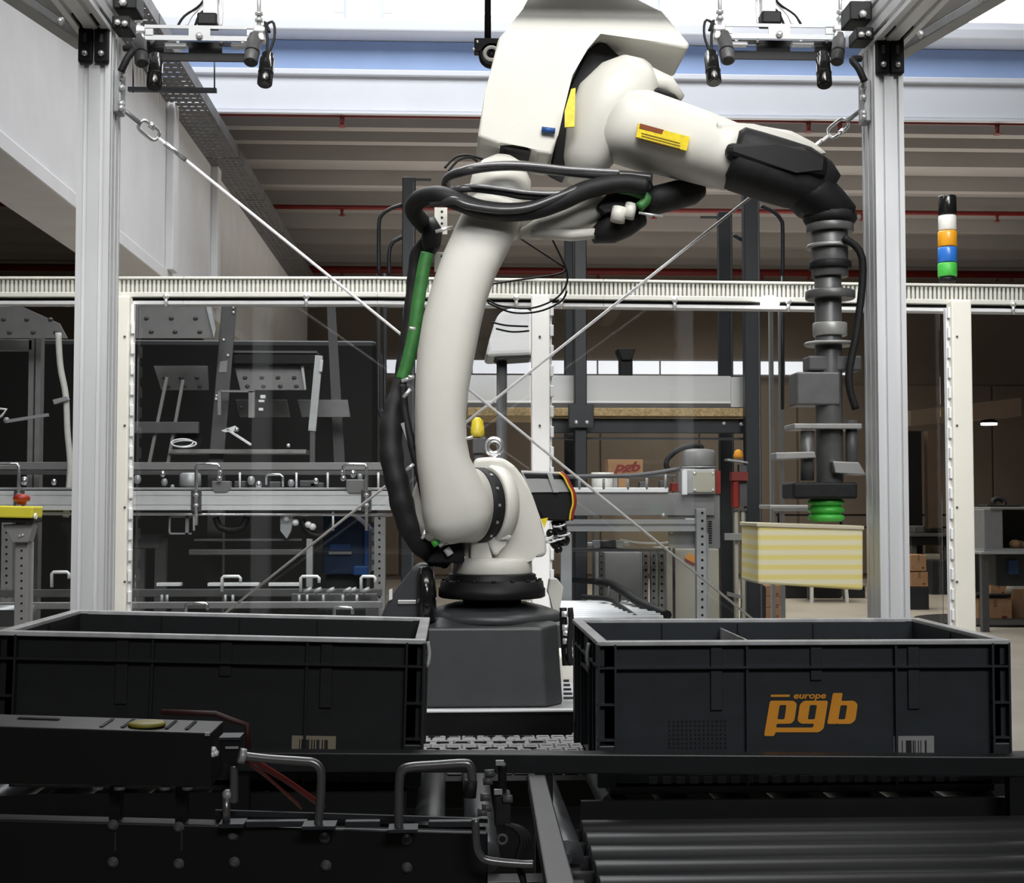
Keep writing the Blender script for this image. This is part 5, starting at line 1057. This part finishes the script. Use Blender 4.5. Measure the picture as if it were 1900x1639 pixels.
# lower conveyor of the left machine
Yl = 4.55
t = T('lower_conveyor', 'lower grey conveyor with bright strips just above the left tote', 'conveyor', fz(430, Yl))
O('front_rail', B().pb(-70, 1118, 708, 1130, Yl, .03, .002), GREY, t); O('mid_rail', B().pb(-70, 1094, 708, 1108, Yl + .3, .03, .002), GREYD, t)
for a, c in ((290, 335), (385, 480), (498, 556)): O('bright_strip', B().pb(a, 1082, c, 1088, Yl + .35, .04, .001), ALU, t)
for x0_, y0_, w2 in ((412, 1070, 34), (558, 1070, 34), (670, 1070, 26), (345, 1120, 40), (620, 1128, 34), (96, 1062, 32)): O('guide_handle', B().tube([P(a, c, Yl + (.2 if y0_ < 1100 else -.02)) for a, c in ((x0_, y0_ + 28), (x0_, y0_ + 3), (x0_ + 3, y0_), (x0_ + w2 - 3, y0_), (x0_ + w2, y0_ + 3), (x0_ + w2, y0_ + 12))], .0055, 8), CHROME if y0_ > 1100 else ALU, t)
for x in (300, 310, 418, 432, 555, 570, 600, 636, 662): O('pin', B().cyl(P(x, 1104, Yl + .1), P(x, 1122, Yl + .1), .005, n=8), ALUD, t)
O('cover_plate', B().pb(540, 1102, 700, 1122, Yl + .25, .03, .003), GREYD, t)
for x in (-40, 330, 690): O('leg', B().box(P(x, 1118, Yl).x - .02, P(x, 1118, Yl).x + .02, Yl, Yl + .04, 0, P(x, 1130, Yl).z), GREYD, t)
b = B()
for k, x in enumerate((565, 583, 607, 638, 648, 672)): b.tube([P(x, 1100, Yl + .2), P(x + 6, 1096, Yl + .2), P(x + 14, 1093, Yl + .2)], .008, 8)
O('nozzle', b, ALUD, t)
for a, c in ((300, 700), ): O('tray', B().pb(350, 1020, 570, 1030, Yl + .5, .05, .002).pb(360, 1000, 560, 1004, Yl + .5, .03), GREYD, t)
O('tray_leg', B().pb(568, 1000, 580, 1090, Yl + .48, .03, .002), ALUD, t)
_b = B(); _b.cyl((0, 0, 0), (.16, 0, 0), .012, n=10); RM4 = mesh_of(_b, ALUD, 'roller')
for k in range(6): I('roller', RM4, t, (P(-50, 1140, 4.4).x, 4.32 + k * .035, P(20, 1128, 4.4).z - .01))
O('roller_frame', B().box(P(-50, 1140, 4.4).x - .01, P(-50, 1140, 4.4).x + .17, 4.3, 4.31, P(20, 1128, 4.4).z - .05, P(20, 1128, 4.4).z), GREYD, t)
# blue machine box
t = T('blue_machine', 'dark blue machine housing behind the lower left bracing wire', 'machine', fz(650, 5.3))
O('housing', B().prism([(600, 955), (650, 955), (670, 970), (684, 985), (684, 1066), (598, 1066)], 5.25, 5.6, .006), BLUED, t); O('blue_edge', B().pb(676, 975, 684, 1062, 5.23, .03, .002), BLUE, t); O('slot_plate', B().pb(610, 1024, 652, 1029, 5.235, .01), ALUD, t); O('window_panel', B().pb(612, 1010, 650, 1022, 5.24, .008), BLUE, t)
O('lower_shell', B().pb(655, 1050, 684, 1068, 5.2, .06, .006), BLUE, t); O('machine_base', B().box(P(605, 1060, 5.3).x, P(680, 1060, 5.3).x, 5.3, 5.55, 0, P(640, 1064, 5.3).z), ANTH, t)
b = B()
for y in (965, 985, 1000, 1020, 1035, 1055): b.pb(690, y - 6, 697, y + 4, 5.2, .02)
O('hinge', b, ALUD, t)
# pipe cluster left of the blue machine
t = T('pneumatic_cluster', 'cluster of metal fittings and black hose below the long conveyor', 'pneumatics', P(560, 1000, 5.05))
O('hose', B().tube([P(x, y, 5.03) for x, y in ((560, 965), (570, 985), (590, 995), (610, 985), (618, 965))], .012, 8, 4), BLKM, t); O('hose', B().tube([P(x, y, 5.03) for x, y in ((400, 960), (408, 978), (430, 984), (450, 978), (458, 960))], .012, 8, 4), BLKM, t)
O('bracket', B().prism([(520, 956), (545, 956), (540, 985), (532, 1000), (520, 985)], 5.02, 5.05), ALUD, t)
for x, y in ((532, 962), (548, 970), (572, 974), (580, 978)): O('fitting', B().sph(P(x, y, 5.02), .013), ALU, t)
fr = B()
for r_ in ((313, 958, 355, 961), (313, 989, 355, 992), (313, 958, 316, 992), (344, 958, 350, 992)): fr.pb(*r_, 5.03, .01)
O('square_guard', fr, ALUD, t)
for x in (360, 618): O('drop_rod', B().cyl(P(x, 950, 5.0), P(x, 985, 5.0), .004, n=8), ALU, t)
# machine body upper left: dark column, plates, arms
Ym = 5.6
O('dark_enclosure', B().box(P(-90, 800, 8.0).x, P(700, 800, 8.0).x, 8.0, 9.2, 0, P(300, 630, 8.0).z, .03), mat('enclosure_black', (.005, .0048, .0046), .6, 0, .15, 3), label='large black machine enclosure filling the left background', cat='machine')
t = T('packing_machine', 'tall dark machine with slanted column and bolted plates at left', 'machine', fz(400, Ym))
O('column', B().hexa([P(386, 870, Ym), P(414, 870, Ym), P(440, 562, Ym), P(412, 562, Ym), P(386, 870, Ym + .06), P(414, 870, Ym + .06), P(440, 562, Ym + .06), P(412, 562, Ym + .06)], .003), GREYD, t)
O('column_base', B().box(P(386, 870, Ym).x, P(414, 870, Ym).x, Ym, Ym + .06, 0, P(400, 868, Ym).z), GREYD, t)
bolts(t, [(433, 571), (433, 580), (415, 631), (423, 660), (402, 735), (401, 741)], Ym - .002, 1.1)
O('white_sticker', B().prism([(408, 671), (422, 669), (420, 691), (406, 691)], Ym - .004, Ym - .001), PAPER, t)
PL = mat('plate_grey', (.20, .20, .20), .5, .1, .08, 20)
def plate(pts, bl, Y, flange=None):
    o = O('bolted_plate', B().prism(pts, Y, Y + .01, .001), PL, t)
    for x, y in bl:
        p = P(x, y, Y); O('bolt', B().sph(p + Vector((0, -.002, 0)), .010, .7, 10, 6), GREYD, o)
    if flange: O('flange', B().prism(flange, Y - .02, Y + .0), ALUD, o)
    O('plate_arm', B().bar(P(sum(p[0] for p in pts) / len(pts), pts[0][1] + 10, Y + .02), P(sum(p[0] for p in pts) / len(pts) + 5, pts[0][1] + 10, 7.9), .04, .04), GREYD, o)
plate([(252, 560), (382, 560), (397, 628), (252, 628)], [(272, 591), (318, 591), (363, 591), (281, 616), (325, 616), (371, 616)], Ym - .2, [(380, 560), (390, 560), (400, 612), (397, 628)])
plate([(435, 680), (558, 680), (568, 724), (446, 724)], [(455, 701), (486, 701), (516, 701), (546, 701), (459, 717), (489, 717), (520, 717), (550, 717)], Ym + .1, [(558, 678), (563, 678), (568, 722), (565, 724)])
plate([(285, 679), (385, 679), (387, 724), (299, 724)], [(306, 701), (336, 701), (366, 701), (312, 717), (342, 717), (371, 717)], Ym + .3)
plate([(437, 742), (532, 742), (538, 774), (445, 774)], [(447, 757), (484, 759)], Ym + .4)
plate([(552, 742), (645, 742), (650, 774), (560, 774)], [], Ym + .5)
plate([(-70, 560), (20, 560), (110, 600), (125, 628), (-70, 628)], [(7, 593), (50, 593), (94, 593), (18, 617), (62, 617), (104, 617)], Ym - .2)
O('dark_hood', B().pb(422, 654, 588, 676, Ym + .05, .25, .004), BLK, t); O('hood_edge', B().pb(422, 651, 588, 655, Ym + .04, .27), GREYD, t)
O('tilted_rod', B().bar(P(592, 660, Ym), P(579, 800, Ym), .03, .012), ALUD, t); O('rod_guide', B().bar(P(597, 668, Ym - .02), P(595, 690, Ym - .02), .012, .01), BOLT, t)
O('rod_carrier', B().pb(575, 798, 584, 860, Ym, .03), GREYD, t)
O('angle_frame', B().pb(408, 724, 472, 728, Ym - .1, .02).pb(461, 726, 472, 775, Ym - .1, .02).pb(404, 726, 410, 770, Ym - .1, .02), GREY, t)
O('sensor_can', B().pb(483, 733, 492, 739, Ym - .08, .02).pb(480, 742, 490, 746, Ym - .08, .02).pb(480, 757, 488, 762, Ym - .08, .02), ALU, t)
O('lever', B().bar(P(420, 796, Ym - .12), P(466, 826, Ym - .12), .02, .01, .002), ALU, t); O('lever_head', B().prism([(410, 799), (436, 790), (440, 800), (416, 802)], Ym - .13, Ym - .1), ALU, t); O('ball_knob', B().sph(P(439, 797, Ym - .14), .009).sph(P(535, 827, Ym - .1), .008), BOLT, t)
O('shelf_rail', B().pb(248, 783, 368, 804, Ym - .05, .03, .002), GREYD, t); O('shelf_rail', B().pb(312, 834, 568, 842, Ym - .05, .12, .002), GREY, t)
O('wire_coil', B().torus(P(342, 824, Ym - .1), Vector((.046, 0, 0)), Vector((0, .02, .014)), .003, 6, 24).torus(P(338, 822, Ym - .1), Vector((.04, .01, 0)), Vector((0, .02, .016)), .003, 6, 24), ALU, t)
O('motor_body', B().cyl(P(350, 815, Ym), P(350, 815, Ym + .2), .05), BLK, t)
O('sheet_fold', B().hexa([P(606, 560, Ym + .7), P(622, 560, Ym + .7), P(640, 860, Ym + .7), P(620, 860, Ym + .7), P(606, 560, Ym + .74), P(622, 560, Ym + .74), P(640, 860, Ym + .74), P(620, 860, Ym + .74)]), GREYD, t)
for a in ((310, 700, 275, 870), (340, 705, 310, 870)): O('chute_rail', B().bar(P(a[0], a[1], Ym - .02), P(a[2], a[3], Ym - .02), .012, .012), GREY, t)
O('lower_frame', B().pb(-70, 630, 60, 650, Ym, .05, .003), GREY, t)
for x in (55, 68): O('frame_leg', B().box(P(x, 800, Ym).x - .008, P(x, 800, Ym).x + .012, Ym, Ym + .05, 0, P(x, 612, Ym).z), GREY, t)
O('hose', B().tube([P(x, y, Ym - .25) for x, y in ((108, 618), (112, 680), (122, 735), (125, 800), (130, 870), (122, 960))], .012, 8, 5), CLR, t)
O('lever', B().prism([(97, 742), (124, 735), (128, 742), (100, 751)], Ym - .28, Ym - .26, .002), ALUD, t)
O('lever', B().bar(P(14, 782, Ym - .2), P(90, 770, Ym - .2), .015, .012).sph(P(12, 780, Ym - .2), .012), ALUD, t); O('lever', B().tube([P(x, y, Ym - .2) for x, y in ((-10, 758), (12, 760), (3, 772), (-8, 778))], .005, 6), ALU, t)
# e-stop station (far left, inside cell)
Ye = 3.75
t = T('emergency_stop_station', 'yellow emergency stop box with red button on a perforated grey post', 'switch', fz(42, Ye))
lg = O('perforated_post', B().box(P(28, 1000, Ye).x, P(52, 1000, Ye).x, Ye, Ye + .035, 0, P(40, 1000, Ye).z, .002), GREY, t); b = B()
for k in range(12): p = P(40, 1022 + k * 14, Ye); b.cyl(p, p - Vector((0, .0012, 0)), .003, n=8)
O('post_hole', b, BLK, lg)
lg = O('side_flange', B().bar(P(57, 1006, Ye + .04), (P(57, 1006, Ye + .04).x, Ye + .04, 0), .006, .04), ALUD, t)
O('bracket', B().prism([(4, 974), (62, 970), (52, 1007), (22, 1007)], Ye - .02, Ye + .03, .003), GREY, t)
O('yellow_cover', B().prism([(-40, 938), (62, 940), (60, 962), (-40, 960)], Ye - .05, Ye + .04, .004), mat('stop_yellow', (.70, .62, .04), .5, 0, .03, 20), t); O('black_base', B().pb(-40, 961, 62, 970, Ye - .04, .08, .003), BLK, t)
O('red_button', B().lathe(P(40, 937, Ye - .0), (0, 0, 1), [(.012, 0), (.012, .008), (.02, .010), (.022, .018), (.018, .026), (.006, .029)], 20), RED, t); O('gland', B().cyl(P(58, 958, Ye - .03), P(68, 958, Ye - .03), .008), CREAM, t)
O('bracket_bolts', B().sph(P(36, 995, Ye - .022), .004).sph(P(42, 993, Ye - .022), .004), BOLT, t)
# small camera dome behind robot top
t = T('round_sensor', 'black round sensor with white ring left of the robot top cover', 'camera', P(905, 110, 5.0))
cc = P(912, 100, 5.0)
O('body', B().lathe(cc, (0, -1, 0), [(.04, -.05), (.046, -.03), (.046, -.005), (.04, .0)], 24).pb(880, 70, 930, 96, 5.0, .05, .004), BLK, t); O('white_ring', B().torus(cc - Vector((0, .004, 0)), Vector((.025, 0, 0)), Vector((0, 0, .023)), .007, 8, 28), CREAM, t); O('lens', B().sph(cc + Vector((0, .004, 0)), .014), BLKG, t)
bolts(t, [(879, 92), (886, 78)], 4.998, .9)
O('hanger', B().cyl(P(905, 72, 5.02), (P(905, 72, 5.02).x, 5.02, 10.0), .012, n=8), BLK, t)
